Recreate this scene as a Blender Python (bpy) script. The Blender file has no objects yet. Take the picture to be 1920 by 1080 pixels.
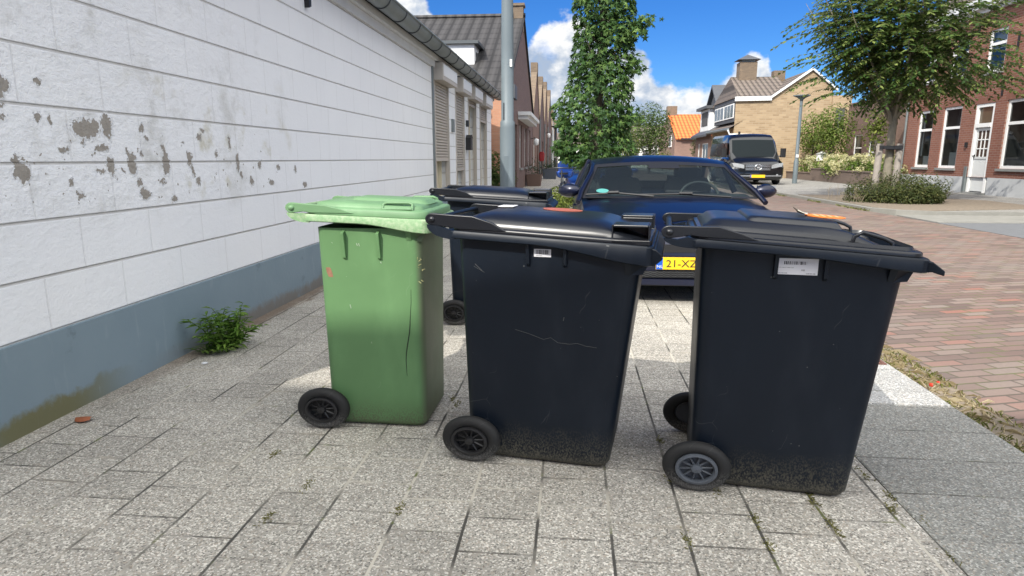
import bpy, math, random
from math import radians as R, sin, cos, pi, atan2, sqrt
from mathutils import Vector, Matrix
random.seed(7)
SC = bpy.context.scene
COL = SC.collection
# ------------------------------------------------------------------ camera
cd = bpy.data.cameras.new('camera'); cam = bpy.data.objects.new('camera', cd); COL.objects.link(cam)
cd.sensor_fit = 'HORIZONTAL'; cd.sensor_width = 36.0; cd.lens = 36.0 * 1200 / 1920
cd.clip_start = 0.05; cd.clip_end = 3000
F_, H_ = 1200.0, 1.30
fw = Vector(((1075 - 960) / F_, (297 - 540) / F_, 1)).normalized()      # street direction in camera axes (x right, y down, z ahead)
dn = Vector((0, 1, -fw.y / fw.z)).normalized()
Xv = dn.cross(fw)
rows = (Xv, fw, -dn)                                                    # world x, y, z written in camera axes
M = Matrix(((rows[0].x, -rows[0].y, -rows[0].z, 0),
            (rows[1].x, -rows[1].y, -rows[1].z, 0),
            (rows[2].x, -rows[2].y, -rows[2].z, H_), (0, 0, 0, 1)))
cam.matrix_world = M
SC.camera = cam
SC.render.resolution_x, SC.render.resolution_y = 1024, 576
# ------------------------------------------------------------------ sun, sky, exposure
SUNV = Vector((0.485, 1.0, -1.0)).normalized()                          # direction the light travels
sl = bpy.data.lights.new('sun', 'SUN'); sl.energy = 2.7; sl.angle = R(0.6); sl.color = (1.0, 0.955, 0.88)
so = bpy.data.objects.new('sun', sl); COL.objects.link(so)
so.rotation_euler = SUNV.to_track_quat('-Z', 'Y').to_euler(); so.location = (-10, -20, 20)
ELEV = math.asin(-SUNV.z); AZ = atan2(-SUNV.x, -SUNV.y)
SC.view_settings.view_transform = 'Standard'; SC.view_settings.look = 'None'
SC.view_settings.exposure = 0.95; SC.view_settings.gamma = 1.0
SC.view_settings.use_curve_mapping = False
SC.cycles.max_bounces = 8; SC.cycles.transparent_max_bounces = 12
SC.cycles.caustics_reflective = False; SC.cycles.caustics_refractive = False
SC.cycles.use_denoising = True


# ------------------------------------------------------------------ node helpers
class NT:
    def __init__(s, tree):
        s.t = tree
    def n(s, typ, inp=None, **kw):
        nd = s.t.nodes.new(typ)
        for k, v in kw.items():
            setattr(nd, k, v)
        for k, v in (inp or {}).items():
            sk = nd.inputs[k]
            if isinstance(v, bpy.types.NodeSocket):
                s.t.links.new(v, sk)
            else:
                if isinstance(v, tuple) and len(v) == 3 and sk.type == 'RGBA':
                    v = v + (1,)
                sk.default_value = v
        return nd
    def math(s, op, a, b=0.0, c=0.0, clamp=False):
        nd = s.n('ShaderNodeMath', {0: a, 1: b, 2: c}, operation=op); nd.use_clamp = clamp
        return nd.outputs[0]
    def vmath(s, op, a, b=(0, 0, 0)):
        nd = s.n('ShaderNodeVectorMath', {0: a, 1: b}, operation=op)
        return nd.outputs[1] if op in ('LENGTH', 'DISTANCE', 'DOT_PRODUCT') else nd.outputs[0]
    def mix(s, f, a, b, blend='MIX'):
        nd = s.n('ShaderNodeMix', data_type='RGBA', blend_type=blend)
        for i, v in ((0, f), (6, a), (7, b)):
            sk = nd.inputs[i]
            if isinstance(v, bpy.types.NodeSocket):
                s.t.links.new(v, sk)
            else:
                sk.default_value = (v + (1,)) if isinstance(v, tuple) and len(v) == 3 else v
        return nd.outputs[2]
    def noise(s, vec, scale, detail=3, rough=.55, out=0, dist=0.0):
        nd = s.n('ShaderNodeTexNoise', {'Scale': scale, 'Detail': detail, 'Roughness': rough, 'Distortion': dist})
        if vec is not None:
            s.t.links.new(vec, nd.inputs['Vector'])
        return nd.outputs[out]
    def step(s, v, a, b):
        nd = s.n('ShaderNodeMapRange', {0: v, 1: a, 2: b, 3: 0.0, 4: 1.0}); nd.interpolation_type = 'SMOOTHSTEP'
        return nd.outputs[0]
    def ramp(s, v, stops, interp='LINEAR'):
        nd = s.n('ShaderNodeValToRGB', {0: v}); cr = nd.color_ramp; cr.interpolation = interp
        while len(cr.elements) < len(stops):
            cr.elements.new(.5)
        for e, (p, c) in zip(cr.elements, stops):
            e.position = p; e.color = c + (1,) if len(c) == 3 else c
        return nd.outputs[0]
    def pos(s):
        return s.n('ShaderNodeNewGeometry').outputs['Position']
    def sep(s, v):
        nd = s.n('ShaderNodeSeparateXYZ', {0: v}); return nd.outputs[0], nd.outputs[1], nd.outputs[2]
    def comb(s, x, y, z=0.0):
        return s.n('ShaderNodeCombineXYZ', {0: x, 1: y, 2: z}).outputs[0]
    def bump(s, h, strength=.3, dist=.01):
        return s.n('ShaderNodeBump', {'Height': h, 'Strength': strength, 'Distance': dist}).outputs[0]


def mat(name):
    m = bpy.data.materials.new(name); m.use_nodes = True
    t = NT(m.node_tree); b = m.node_tree.nodes['Principled BSDF']
    return m, t, b


def setin(t, b, k, v):
    if isinstance(v, bpy.types.NodeSocket):
        t.t.links.new(v, b.inputs[k])
    else:
        b.inputs[k].default_value = (v + (1,)) if isinstance(v, tuple) and len(v) == 3 else v


def simple(name, col, rough=.5, metal=0.0, var=.12, scale=6.0, coat=0.0, bump=0.0, spec=.5):
    m, t, b = mat(name)
    if var > 0:
        n = t.noise(t.pos(), scale, 4, .6)
        c = t.mix(n, tuple(x * (1 - var) for x in col), tuple(min(1, x * (1 + var)) for x in col))
        setin(t, b, 'Base Color', c)
        if bump:
            setin(t, b, 'Normal', t.bump(t.noise(t.pos(), scale * 8, 4), bump, .004))
    else:
        setin(t, b, 'Base Color', col)
    b.inputs['Roughness'].default_value = rough; b.inputs['Metallic'].default_value = metal
    b.inputs['Coat Weight'].default_value = coat; b.inputs['Coat Roughness'].default_value = .03
    b.inputs['Specular IOR Level'].default_value = spec
    return m


def plane_uv(t, axis):
    x, y, z = t.sep(t.pos())
    return {'yz': t.comb(y, z), 'xz': t.comb(x, z), 'xy': t.comb(x, y), 'yx': t.comb(y, x)}[axis]


def brick(name, c1, c2, mortar, axis, bw=.28, bh=.065, ms=.006, var=.3, rough=.85, bump=.4):
    m, t, b = mat(name)
    v = plane_uv(t, axis)
    bt = t.n('ShaderNodeTexBrick', {'Vector': v, 'Color1': c1, 'Color2': c2, 'Mortar': mortar, 'Scale': 1.0, 'Mortar Size': ms,
                                    'Mortar Smooth': .2, 'Brick Width': bw, 'Row Height': bh})
    n = t.noise(t.pos(), 1.1, 5, .65); n2 = t.noise(t.pos(), 30, 3, .6)
    c = t.mix(t.math('MULTIPLY', n, var * 2), bt.outputs['Color'], tuple(x * .55 for x in c1))
    c = t.mix(t.math('MULTIPLY', n2, .35), c, tuple(min(1, x * 1.5) for x in c2))
    setin(t, b, 'Base Color', c); b.inputs['Roughness'].default_value = rough
    setin(t, b, 'Normal', t.bump(t.math('SUBTRACT', 1.0, bt.outputs['Fac']), bump, .006))
    return m


def tiled(name, col, axis, cw=.3, ch=.32, slope=1.0, moss=.0):
    """pantile roof: rolls across, courses down the slope"""
    m, t, b = mat(name)
    x, y, z = t.sep(t.pos())
    u = {'x': x, 'y': y}[axis]
    w = t.math('SINE', t.math('MULTIPLY', u, 2 * pi / cw))
    zz = t.math('FRACT', t.math('DIVIDE', z, ch * slope))
    h = t.math('ADD', t.math('MULTIPLY', w, .5), zz)
    n = t.noise(t.pos(), 2.5, 4); n2 = t.noise(t.comb(t.math('FLOOR', t.math('DIVIDE', u, cw)), t.math('FLOOR', t.math('DIVIDE', z, ch * slope))), 3.3, 0)
    c = t.mix(n, tuple(k * .7 for k in col), tuple(min(1, k * 1.3) for k in col))
    c = t.mix(t.math('MULTIPLY', n2, .6), c, tuple(min(1, k * 1.35) for k in col))
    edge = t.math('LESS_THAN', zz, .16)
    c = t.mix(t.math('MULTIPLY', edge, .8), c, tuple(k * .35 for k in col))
    dip = t.step(w, -.45, -.95)  # shade of the troughs and course edges is put into the colour
    c = t.mix(t.math('MULTIPLY', t.step(w, .5, .95), .35), c, tuple(min(1, k * 1.9) for k in col))  # highlight along the rolls, also put into the colour
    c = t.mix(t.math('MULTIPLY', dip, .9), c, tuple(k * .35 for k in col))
    if moss:
        c = t.mix(t.math('MULTIPLY', t.step(t.noise(t.pos(), 5, 4), .55, .7), moss), c, (.16, .16, .07))
    setin(t, b, 'Base Color', c); b.inputs['Roughness'].default_value = .7
    setin(t, b, 'Normal', t.bump(h, .7, .05))
    return m


def leaf_mat(name, c_dark, c_mid, c_light, gloss=.45, trans=.35):
    m, t, b = mat(name)
    rnd = t.n('ShaderNodeNewGeometry').outputs['Random Per Island']
    c = t.ramp(rnd, [(0, c_dark), (.55, c_mid), (.93, c_light), (1.0, tuple(k * 1.5 for k in c_light))])
    c = t.mix(t.math('MULTIPLY', t.noise(t.pos(), 2.2, 3), .45), c, c_dark)
    setin(t, b, 'Base Color', c); b.inputs['Roughness'].default_value = gloss; b.inputs['Specular IOR Level'].default_value = .22
    tr = t.n('ShaderNodeBsdfTranslucent', {'Color': t.mix(.5, c, c_light)})
    mx = t.n('ShaderNodeMixShader', {0: trans, 1: b.outputs[0], 2: tr.outputs[0]})
    t.t.links.new(mx.outputs[0], m.node_tree.nodes['Material Output'].inputs[0])
    return m


def glass(name, tint=(.55, .62, .62), see=.75, rough=.01, gcol=(.95, .97, 1.0), haze=0.0):
    m, t, b = mat(name)
    tr = t.n('ShaderNodeBsdfTransparent', {'Color': tint})
    gl = t.n('ShaderNodeBsdfGlossy', {'Color': gcol, 'Roughness': rough})
    fr = t.n('ShaderNodeFresnel', {'IOR': 1.5}).outputs[0]
    f = t.math('ADD', t.math('MULTIPLY', fr, see), (1 - see) * .15, clamp=True)
    mx = t.n('ShaderNodeMixShader', {0: f, 1: tr.outputs[0], 2: gl.outputs[0]})
    if haze:  # diffuse teal haze mixed over the glass to lighten it
        df = t.n('ShaderNodeBsdfDiffuse', {'Color': (.42, .50, .50)}); mx = t.n('ShaderNodeMixShader', {0: haze, 1: mx.outputs[0], 2: df.outputs[0]})
    t.t.links.new(mx.outputs[0], m.node_tree.nodes['Material Output'].inputs[0])
    return m


# ------------------------------------------------------------------ mesh builder
class MB:
    def __init__(s):
        s.v = []; s.f = []; s.mi = []; s.cur = 0
    def add(s, vs, fs):
        o = len(s.v); s.v += [tuple(p) for p in vs]
        for f in fs:
            s.f.append(tuple(i + o for i in f)); s.mi.append(s.cur)
        return s
    def box(s, x0, x1, y0, y1, z0, z1):
        vs = [(x, y, z) for z in (z0, z1) for y in (y0, y1) for x in (x0, x1)]
        return s.add(vs, [(0, 2, 3, 1), (4, 5, 7, 6), (0, 1, 5, 4), (2, 6, 7, 3), (0, 4, 6, 2), (1, 3, 7, 5)])
    def quad(s, a, b, c, d):
        return s.add([a, b, c, d], [(0, 1, 2, 3)])
    def obox(s, o, a, n, x0, x1, d0, d1, z0, z1):
        """box on a wall: o origin, a along, n outward, z up"""
        o = Vector(o); a = Vector(a); n = Vector(n); up = Vector((0, 0, 1))
        vs = [o + a * x + n * d + up * z for z in (z0, z1) for d in (d0, d1) for x in (x0, x1)]
        return s.add(vs, [(0, 2, 3, 1), (4, 5, 7, 6), (0, 1, 5, 4), (2, 6, 7, 3), (0, 4, 6, 2), (1, 3, 7, 5)])
    def prism(s, pts, axis, a, b):
        """pts 2-D polygon; axis 'y': (x,z) extruded y a..b; 'x': (y,z); 'z': (x,y)"""
        def P(p, h):
            return {'y': (p[0], h, p[1]), 'x': (h, p[0], p[1]), 'z': (p[0], p[1], h)}[axis]
        n = len(pts)
        vs = [P(p, a) for p in pts] + [P(p, b) for p in pts]
        fs = [tuple(range(n)), tuple(range(2 * n - 1, n - 1, -1))]
        fs += [(i, (i + 1) % n, n + (i + 1) % n, n + i)[::-1] for i in range(n)]
        return s.add(vs, fs)
    def tube(s, pts, rad, n=8, sx=1.0, cap=True):
        pts = [Vector(p) for p in pts]; k = len(pts)
        rad = rad if isinstance(rad, (list, tuple)) else [rad] * k
        vs = []; prev = None
        for i, p in enumerate(pts):
            d = (pts[min(i + 1, k - 1)] - pts[max(i - 1, 0)]).normalized()
            ref = Vector((0, 0, 1)) if abs(d.z) < .9 else Vector((0, 1, 0))
            if prev is not None:
                a = (prev - d * prev.dot(d))
                a = a.normalized() if a.length > 1e-6 else d.cross(ref).normalized()
            else:
                a = d.cross(ref).normalized()
            prev = a; b = d.cross(a)
            for j in range(n):
                q = a * cos(2 * pi * j / n) * rad[i] + b * sin(2 * pi * j / n) * rad[i]
                vs.append((p.x + q.x * sx, p.y + q.y, p.z + q.z))
        fs = [(i * n + j, i * n + (j + 1) % n, (i + 1) * n + (j + 1) % n, (i + 1) * n + j) for i in range(k - 1) for j in range(n)]
        if cap:
            fs += [tuple(range(n))[::-1], tuple((k - 1) * n + j for j in range(n))]
        return s.add(vs, fs)
    def lathe_y(s, prof, c=(0, 0, 0), n=28, sx=1.0, closed=False):
        """prof: list of (radius, y) turned about the y axis"""
        vs = []
        for r, y in prof:
            for j in range(n):
                a = 2 * pi * j / n
                vs.append((c[0] + r * cos(a) * sx, c[1] + y, c[2] + r * sin(a)))
        k = len(prof); fs = []
        for i in range(k if closed else k - 1):
            for j in range(n):
                i2 = (i + 1) % k
                fs.append((i * n + j, i2 * n + j, i2 * n + (j + 1) % n, i * n + (j + 1) % n))
        return s.add(vs, fs)
    def lathe_z(s, prof, c=(0, 0, 0), n=16, sx=1.0, cap=True):
        vs = []
        for r, z in prof:
            for j in range(n):
                a = 2 * pi * j / n
                vs.append((c[0] + r * cos(a) * sx, c[1] + r * sin(a), c[2] + z))
        k = len(prof)
        fs = [(i * n + j, i * n + (j + 1) % n, (i + 1) * n + (j + 1) % n, (i + 1) * n + j) for i in range(k - 1) for j in range(n)]
        if cap:
            fs += [tuple(range(n))[::-1], tuple((k - 1) * n + j for j in range(n))]
        return s.add(vs, fs)
    def grid(s, fn, nu, nv):
        vs = [fn(i / nu, j / nv) for j in range(nv + 1) for i in range(nu + 1)]
        fs = [(j * (nu + 1) + i, j * (nu + 1) + i + 1, (j + 1) * (nu + 1) + i + 1, (j + 1) * (nu + 1) + i) for j in range(nv) for i in range(nu)]
        return s.add(vs, fs)
    def rings(s, rings, cap0=False, cap1=False):
        n = len(rings[0]); vs = [p for r in rings for p in r]; k = len(rings)
        fs = [(i * n + j, i * n + (j + 1) % n, (i + 1) * n + (j + 1) % n, (i + 1) * n + j) for i in range(k - 1) for j in range(n)]
        if cap0: fs.append(tuple(range(n))[::-1])
        if cap1: fs.append(tuple((k - 1) * n + j for j in range(n)))
        return s.add(vs, fs)
    def build(s, name, mats, parent=None, smooth=0, bevel=0, rel=True):
        me = bpy.data.meshes.new(name)
        vs = s.v
        if parent is not None and rel:
            w = world_loc(parent)
            vs = [(p[0] - w.x, p[1] - w.y, p[2] - w.z) for p in vs]
        me.from_pydata(vs, [], s.f); me.update()
        mats = mats if isinstance(mats, (list, tuple)) else [mats]
        for m in mats: me.materials.append(m)
        if len(mats) > 1:
            me.polygons.foreach_set('material_index', s.mi)
        o = bpy.data.objects.new(name, me); COL.objects.link(o)
        if parent is not None: o.parent = parent
        if smooth:
            me.polygons.foreach_set('use_smooth', [True] * len(me.polygons))
            me.set_sharp_from_angle(angle=R(smooth))
        if bevel:
            md = o.modifiers.new('bevel', 'BEVEL'); md.width = bevel; md.segments = 2; md.limit_method = 'ANGLE'; md.angle_limit = R(40)
        return o


def world_loc(o):
    v = Vector((0, 0, 0))
    while o is not None:
        v = v + o.location; o = o.parent
    return v


def thing(name, label, cat, loc=(0, 0, 0), rotz=0.0, group=None):
    o = bpy.data.objects.new(name, None); COL.objects.link(o); o.location = loc; o.rotation_euler = (0, 0, rotz)
    o.empty_display_size = .2
    return tag(o, label, cat, group)


def tag(o, label, cat, group=None):
    o['label'] = label; o['category'] = cat
    if group: o['group'] = group
    return o


def struct(name, mb, m, **k):
    o = mb.build(name, m, None, **k); o['kind'] = 'structure'; return o


def stuff(name, mb, m, label, cat, **k):
    o = mb.build(name, m, None, **k); o['kind'] = 'stuff'; return tag(o, label, cat)


def rrect(x0, x1, y0, y1, r, z, nc=5, ns=6):
    """rounded rectangle ring; z number or function of (x, y)"""
    r = min(r, (x1 - x0) / 2 - 1e-4, (y1 - y0) / 2 - 1e-4); pts = []
    cs = [(x1 - r, y1 - r, 0), (x0 + r, y1 - r, 90), (x0 + r, y0 + r, 180), (x1 - r, y0 + r, 270)]
    for i, (cx, cy, a0) in enumerate(cs):
        for k in range(nc + 1):
            a = R(a0 + 90 * k / nc); pts.append((cx + r * cos(a), cy + r * sin(a)))
        nx = cs[(i + 1) % 4]; a = R(nx[2]); e = (nx[0] + r * cos(a), nx[1] + r * sin(a)); b = pts[-1]
        for k in range(1, ns):
            pts.append((b[0] + (e[0] - b[0]) * k / ns, b[1] + (e[1] - b[1]) * k / ns))
    return [(x, y, z(x, y) if callable(z) else z) for x, y in pts]


def sstep(x, a, b):
    t = max(0, min(1, (x - a) / (b - a))); return t * t * (3 - 2 * t)


def text_mesh(name, txt, size, m, parent, loc, rot, extrude=.001, align='LEFT', sx=1.0):
    cu = bpy.data.curves.new(name, 'FONT'); cu.body = txt; cu.size = size; cu.extrude = extrude; cu.align_x = align
    ob = bpy.data.objects.new(name, cu); COL.objects.link(ob)
    bpy.context.view_layer.update()
    dg = bpy.context.evaluated_depsgraph_get()
    me = bpy.data.meshes.new_from_object(ob.evaluated_get(dg))
    bpy.data.objects.remove(ob)
    o = bpy.data.objects.new(name, me); COL.objects.link(o); me.materials.clear(); me.materials.append(m)
    o.parent = parent; o.location = loc; o.rotation_euler = rot; o.scale = (sx, 1, 1)
    return o

# ------------------------------------------------------------------ world: sky with cumulus
W = bpy.data.worlds.new('World'); SC.world = W; W.use_nodes = True
t = NT(W.node_tree); bg = W.node_tree.nodes['Background']
sky = t.n('ShaderNodeTexSky'); sky.sky_type = 'NISHITA'; sky.sun_disc = False
sky.sun_elevation = ELEV; sky.sun_rotation = AZ; sky.air_density = 1.0; sky.dust_density = .25; sky.ozone_density = 3.0
SKYK = .11
d = t.n('ShaderNodeTexCoord').outputs['Generated']
x, y, z = t.sep(d)
az = t.math('ARCTAN2', x, y); el = t.math('ARCSINE', z)
cu = t.n('ShaderNodeFloatCurve')
azn = t.math('ADD', t.math('DIVIDE', az, 2 * pi), .5)
t.t.links.new(azn, cu.inputs['Value'])
def pxaz(px, py=160):
    c = Vector(((px - 960) / F_, (py - 540) / F_, 1)); return atan2(rows[0].dot(c), rows[1].dot(c))
def pxel(py):
    return math.atan((297 - py) / F_ * 1.0)
prof = [(-pi, .10), (-2.5, .22), (-1.9, .12), (-1.3, .24), (-.75, .16), (-.45, .08)]
prof += [(pxaz(p), pxel(q)) for p, q in ((700, 60), (770, 0), (812, 28), (860, 110), (960, 120), (1000, 84), (1045, 44), (1090, 50), (1130, 96), (1175, 104), (1215, 128), (1240, 165), (1290, 185), (1335, 172), (1375, 138), (1405, 122), (1440, 150), (1500, 240), (1700, 265))]
prof += [(.75, .10), (1.1, .22), (1.5, .12), (2.1, .25), (2.7, .12), (pi, .10)]
c0 = cu.mapping.curves[0]
while len(c0.points) < len(prof): c0.points.new(.5, .5)
for p, (a, e) in zip(c0.points, prof):
    p.location = (a / (2 * pi) + .5, e * 2); p.handle_type = 'AUTO_CLAMPED'
cu.mapping.update()
htop = t.math('DIVIDE', cu.outputs[0], 2.0)
vv = t.comb(t.math('MULTIPLY', az, 1.0), t.math('MULTIPLY', el, 1.25), 0)
f1 = t.noise(vv, 13, 7, .58); f2 = t.noise(t.vmath('ADD', vv, (3.1, 1.7, 0)), 34, 5, .6)
edge = t.math('ADD', t.math('SUBTRACT', htop, el), t.math('ADD', t.math('MULTIPLY', t.math('SUBTRACT', f1, .5), .095), t.math('MULTIPLY', t.math('SUBTRACT', f2, .5), .03)))
cov = t.step(edge, -.002, .016)
gap = t.step(t.math('ADD', t.noise(t.vmath('ADD', vv, (9, 4, 0)), 9, 6, .6), t.math('MULTIPLY', el, .6)), .40, .52)
cov = t.math('MULTIPLY', cov, t.math('ADD', t.math('MULTIPLY', gap, .35), .65))
high = t.step(t.math('ADD', t.noise(t.vmath('ADD', d, (4, 1, 2)), 2.6, 7, .6), t.math('MULTIPLY', t.step(el, .30, .62), .36)), .46, .60)
cov = t.math('MAXIMUM', cov, t.math('MULTIPLY', high, t.math('MULTIPLY', t.step(el, .26, .40), t.step(t.math('ABSOLUTE', az), .70, 1.0))))  # unseen clouds added outside the view to brighten the ambient light
shade = t.step(t.math('ADD', t.noise(t.vmath('ADD', vv, (5, 2, 1)), 15, 6, .6), t.math('MULTIPLY', edge, -1.6)), .34, .58)
ccol = t.mix(shade, (.42, .51, .66), (1.0, 1.0, 1.0))
hz = t.step(el, .10, 0.0)
ccol = t.mix(t.math('MULTIPLY', hz, .35), ccol, (.78, .86, .95))
skyc = t.n('ShaderNodeHueSaturation', {'Hue': .5, 'Saturation': 1.30, 'Value': 1.0, 'Color': sky.outputs[0]}).outputs[0]
skyc = t.mix(1.0, skyc, (.23, .38, .60), 'MULTIPLY')
CLOUD = 5.0
sund = t.vmath('DOT_PRODUCT', d, tuple(-SUNV))                       # extra brightness added to clouds towards the sun, lifting the ambient light
glow = t.math('ADD', 1.0, t.math('MULTIPLY', t.math('MAXIMUM', t.math('ADD', sund, .35), 0.0), 1.55))
ck = t.math('MULTIPLY', glow, CLOUD)
fin = t.mix(cov, skyc, t.mix(1.0, ccol, t.comb(ck, ck, t.math('MULTIPLY', ck, .99)), 'MULTIPLY'))
t.t.links.new(fin, bg.inputs[0]); bg.inputs[1].default_value = SKYK
# ------------------------------------------------------------------ materials
def pave_mat(name, base, dark, light, tw, tl, ms=.006, horizontal=False, sand=True, dirtwall=False, chips=165, offset=.5, dx=0, dy=0, longj=False):
    m, t, b = mat(name)
    p = t.pos(); x, y, z = t.sep(p)
    wob = t.n('ShaderNodeTexNoise', {'Vector': p, 'Scale': 1.3, 'Detail': 2.0}).outputs['Color']
    wx, wy, wz = t.sep(wob)
    xs = t.math('ADD', t.math('ADD', x, dx), t.math('MULTIPLY', t.math('SUBTRACT', wx, .5), .012))
    ys = t.math('ADD', t.math('ADD', y, dy), t.math('MULTIPLY', t.math('SUBTRACT', wy, .5), .012))
    v = t.comb(xs, ys) if horizontal else t.comb(ys, xs)
    bt = t.n('ShaderNodeTexBrick', {'Vector': v, 'Color1': (.0, .0, .0), 'Color2': (1, 1, 1), 'Mortar': (.5, .5, .5), 'Scale': 1.0, 'Mortar Size': ms, 'Mortar Smooth': .25,
                                    'Brick Width': tl, 'Row Height': tw}, offset=offset)
    vo = t.n('ShaderNodeTexVoronoi', {'Vector': p, 'Scale': chips}); vo.feature = 'F1'
    r, g, bb = t.sep(vo.outputs['Color'])
    vo2 = t.n('ShaderNodeTexVoronoi', {'Vector': p, 'Scale': chips * 2.1})
    r2, g2, b2 = t.sep(vo2.outputs['Color'])
    chip = t.ramp(r, [(0, tuple(k * .6 for k in dark)), (.10, dark), (.17, tuple(k * .72 for k in base)), (.45, tuple(k * .9 for k in base)), (.74, base), (.82, light), (1, tuple(min(1, k * 1.35) for k in light))])
    chip2 = t.ramp(r2, [(0, dark), (.25, base), (.75, base), (1, light)])
    c = t.mix(.28, chip, chip2)
    warm = t.mix(t.math('MULTIPLY', t.step(g, .8, .95), .35), c, (.36, .27, .19))
    tone = t.math('ADD', .85, t.math('MULTIPLY', t.sep(bt.outputs['Color'])[0], .20))
    blot = t.noise(p, .9, 5, .6)
    tone = t.math('MULTIPLY', tone, t.math('ADD', .78, t.math('MULTIPLY', blot, .44)))
    c = t.mix(1.0, warm, t.comb(tone, tone, tone), 'MULTIPLY')
    stain = t.step(t.noise(t.vmath('ADD', p, (4, 7, 0)), 1.6, 6, .62), .55, .75)
    c = t.mix(t.math('MULTIPLY', stain, .28), c, tuple(k * .45 for k in base))
    # joints: sand in some stretches, dark gaps or moss in others
    jn = t.noise(t.vmath('ADD', p, (2, 9, 0)), 1.7, 3, .5); jm = t.noise(p, 5.5, 4, .6)
    jc = t.mix(t.step(jn, .47, .60), (.045, .042, .036), (.47, .435, .365)) if sand else (.06, .055, .045)
    jc = t.mix(t.step(jm, .58, .66), jc, (.10, .115, .03))
    jfac = bt.outputs['Fac']
    jw = t.math('MULTIPLY', jfac, t.math('ADD', .30, t.math('MULTIPLY', t.step(t.noise(p, 5, 5, .65), .44, .62), .55)))
    c = t.mix(jw, c, jc)
    # sand spread beside the joints
    if sand:
        bt2 = t.n('ShaderNodeTexBrick', {'Vector': v, 'Scale': 1.0, 'Mortar Size': ms * 3.5, 'Mortar Smooth': .8, 'Brick Width': tl, 'Row Height': tw}, offset=offset)
        sp = t.math('MULTIPLY', bt2.outputs['Fac'], t.step(t.noise(p, 2.6, 5, .65), .52, .68))
        c = t.mix(t.math('MULTIPLY', sp, .55), c, (.40, .36, .29))
    if dirtwall:
        dw = t.math('ADD', t.step(x, -2.25, -2.55), t.math('MULTIPLY', t.math('SUBTRACT', t.noise(p, 4, 5, .65), .5), 1.6))
        dw = t.math('MULTIPLY', t.step(dw, .55, 1.0), t.step(y, 2.6, 4.6))
        c = t.mix(t.math('MULTIPLY', dw, .8), c, (.15, .105, .07))
    # the long joints between the columns of tiles stand out more than the cross joints
    if longj:
        fx = t.math('FRACT', t.math('DIVIDE', xs, tw)); fd = t.math('MULTIPLY', t.math('MINIMUM', fx, t.math('SUBTRACT', 1.0, fx)), tw)
        fd = t.math('ADD', fd, t.math('MULTIPLY', t.math('SUBTRACT', t.noise(p, 24, 4, .65), .5), .007))
        lj = t.math('MULTIPLY', t.step(fd, .0070, .0030), t.math('ADD', .45, t.math('MULTIPLY', t.step(t.noise(t.vmath('ADD', p, (8, 8, 1)), 2.2, 3), .36, .52), .5)))
        c = t.mix(lj, c, jc); jfac = t.math('MAXIMUM', jfac, lj)
    setin(t, b, 'Base Color', c); b.inputs['Roughness'].default_value = .85
    hgt = t.math('SUBTRACT', t.math('MULTIPLY', r, .25), t.math('MULTIPLY', jfac, .8))
    setin(t, b, 'Normal', t.bump(hgt, .45, .006))
    return m

PAVE = pave_mat('washed_concrete_tile', (.365, .345, .30), (.10, .095, .082), (.60, .57, .505), .263, .215, dx=.105 + 26.3, dy=.02 + 21.5, dirtwall=True, longj=True)
SLAB = pave_mat('kerb_slab_concrete', (.245, .245, .22), (.11, .11, .10), (.39, .385, .35), .315, .80, horizontal=True, sand=False, offset=0.0, dx=-1.27 + 12.0, dy=.07 + 31.5)
SLAB_LIT = pave_mat('sunlit_slab_concrete', (.36, .36, .34), (.12, .12, .12), (.55, .54, .52), .40, .80, horizontal=True, sand=False, offset=0.0, dx=-1.27 + 12.0, dy=.07 + 31.5)  # paler copy of the kerb slab beyond the shadow edge, sunlight put into the colour
FARPAVE = pave_mat('far_pavement', (.25, .245, .225), (.18, .18, .165), (.32, .31, .295), .4, .3, sand=True, chips=60)

m, t, b = mat('road_brick'); p = t.pos(); x, y, z = t.sep(p)
rx = t.math('ADD', t.math('MULTIPLY', x, .96), t.math('MULTIPLY', y, .28)); ry = t.math('SUBTRACT', t.math('MULTIPLY', y, .96), t.math('MULTIPLY', x, .28))
bt = t.n('ShaderNodeTexBrick', {'Vector': t.comb(rx, ry), 'Color1': (0, 0, 0), 'Color2': (1, 1, 1), 'Mortar': (.5, .5, .5), 'Scale': 1.0, 'Mortar Size': .010, 'Mortar Smooth': .3, 'Brick Width': .27, 'Row Height': .105}, offset=.5)
rnd = t.sep(bt.outputs['Color'])[0]
bc = t.ramp(rnd, [(0, (.125, .085, .072)), (.35, (.19, .125, .102)), (.6, (.225, .155, .128)), (.8, (.235, .19, .160)), (1, (.28, .125, .092))])
bc = t.mix(t.math('MULTIPLY', t.step(t.noise(p, .55, 4, .6), .42, .68), .5), bc, (.20, .165, .140))
bc = t.mix(t.math('MULTIPLY', t.noise(p, 45, 3), .4), bc, (.085, .065, .056))
bc = t.mix(t.math('MULTIPLY', t.step(t.noise(t.vmath('ADD', p, (3, 3, 0)), 1.4, 5, .7), .5, .75), .45), bc, (.155, .122, .105))
jc = t.mix(t.step(t.noise(p, 3.2, 4), .48, .62), (.085, .07, .055), (.10, .105, .045))
setin(t, b, 'Base Color', t.mix(t.math('MULTIPLY', bt.outputs['Fac'], .9), bc, jc)); b.inputs['Roughness'].default_value = .85
setin(t, b, 'Normal', t.bump(t.math('SUBTRACT', 1.0, bt.outputs['Fac']), .5, .006)); ROAD = m

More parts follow.
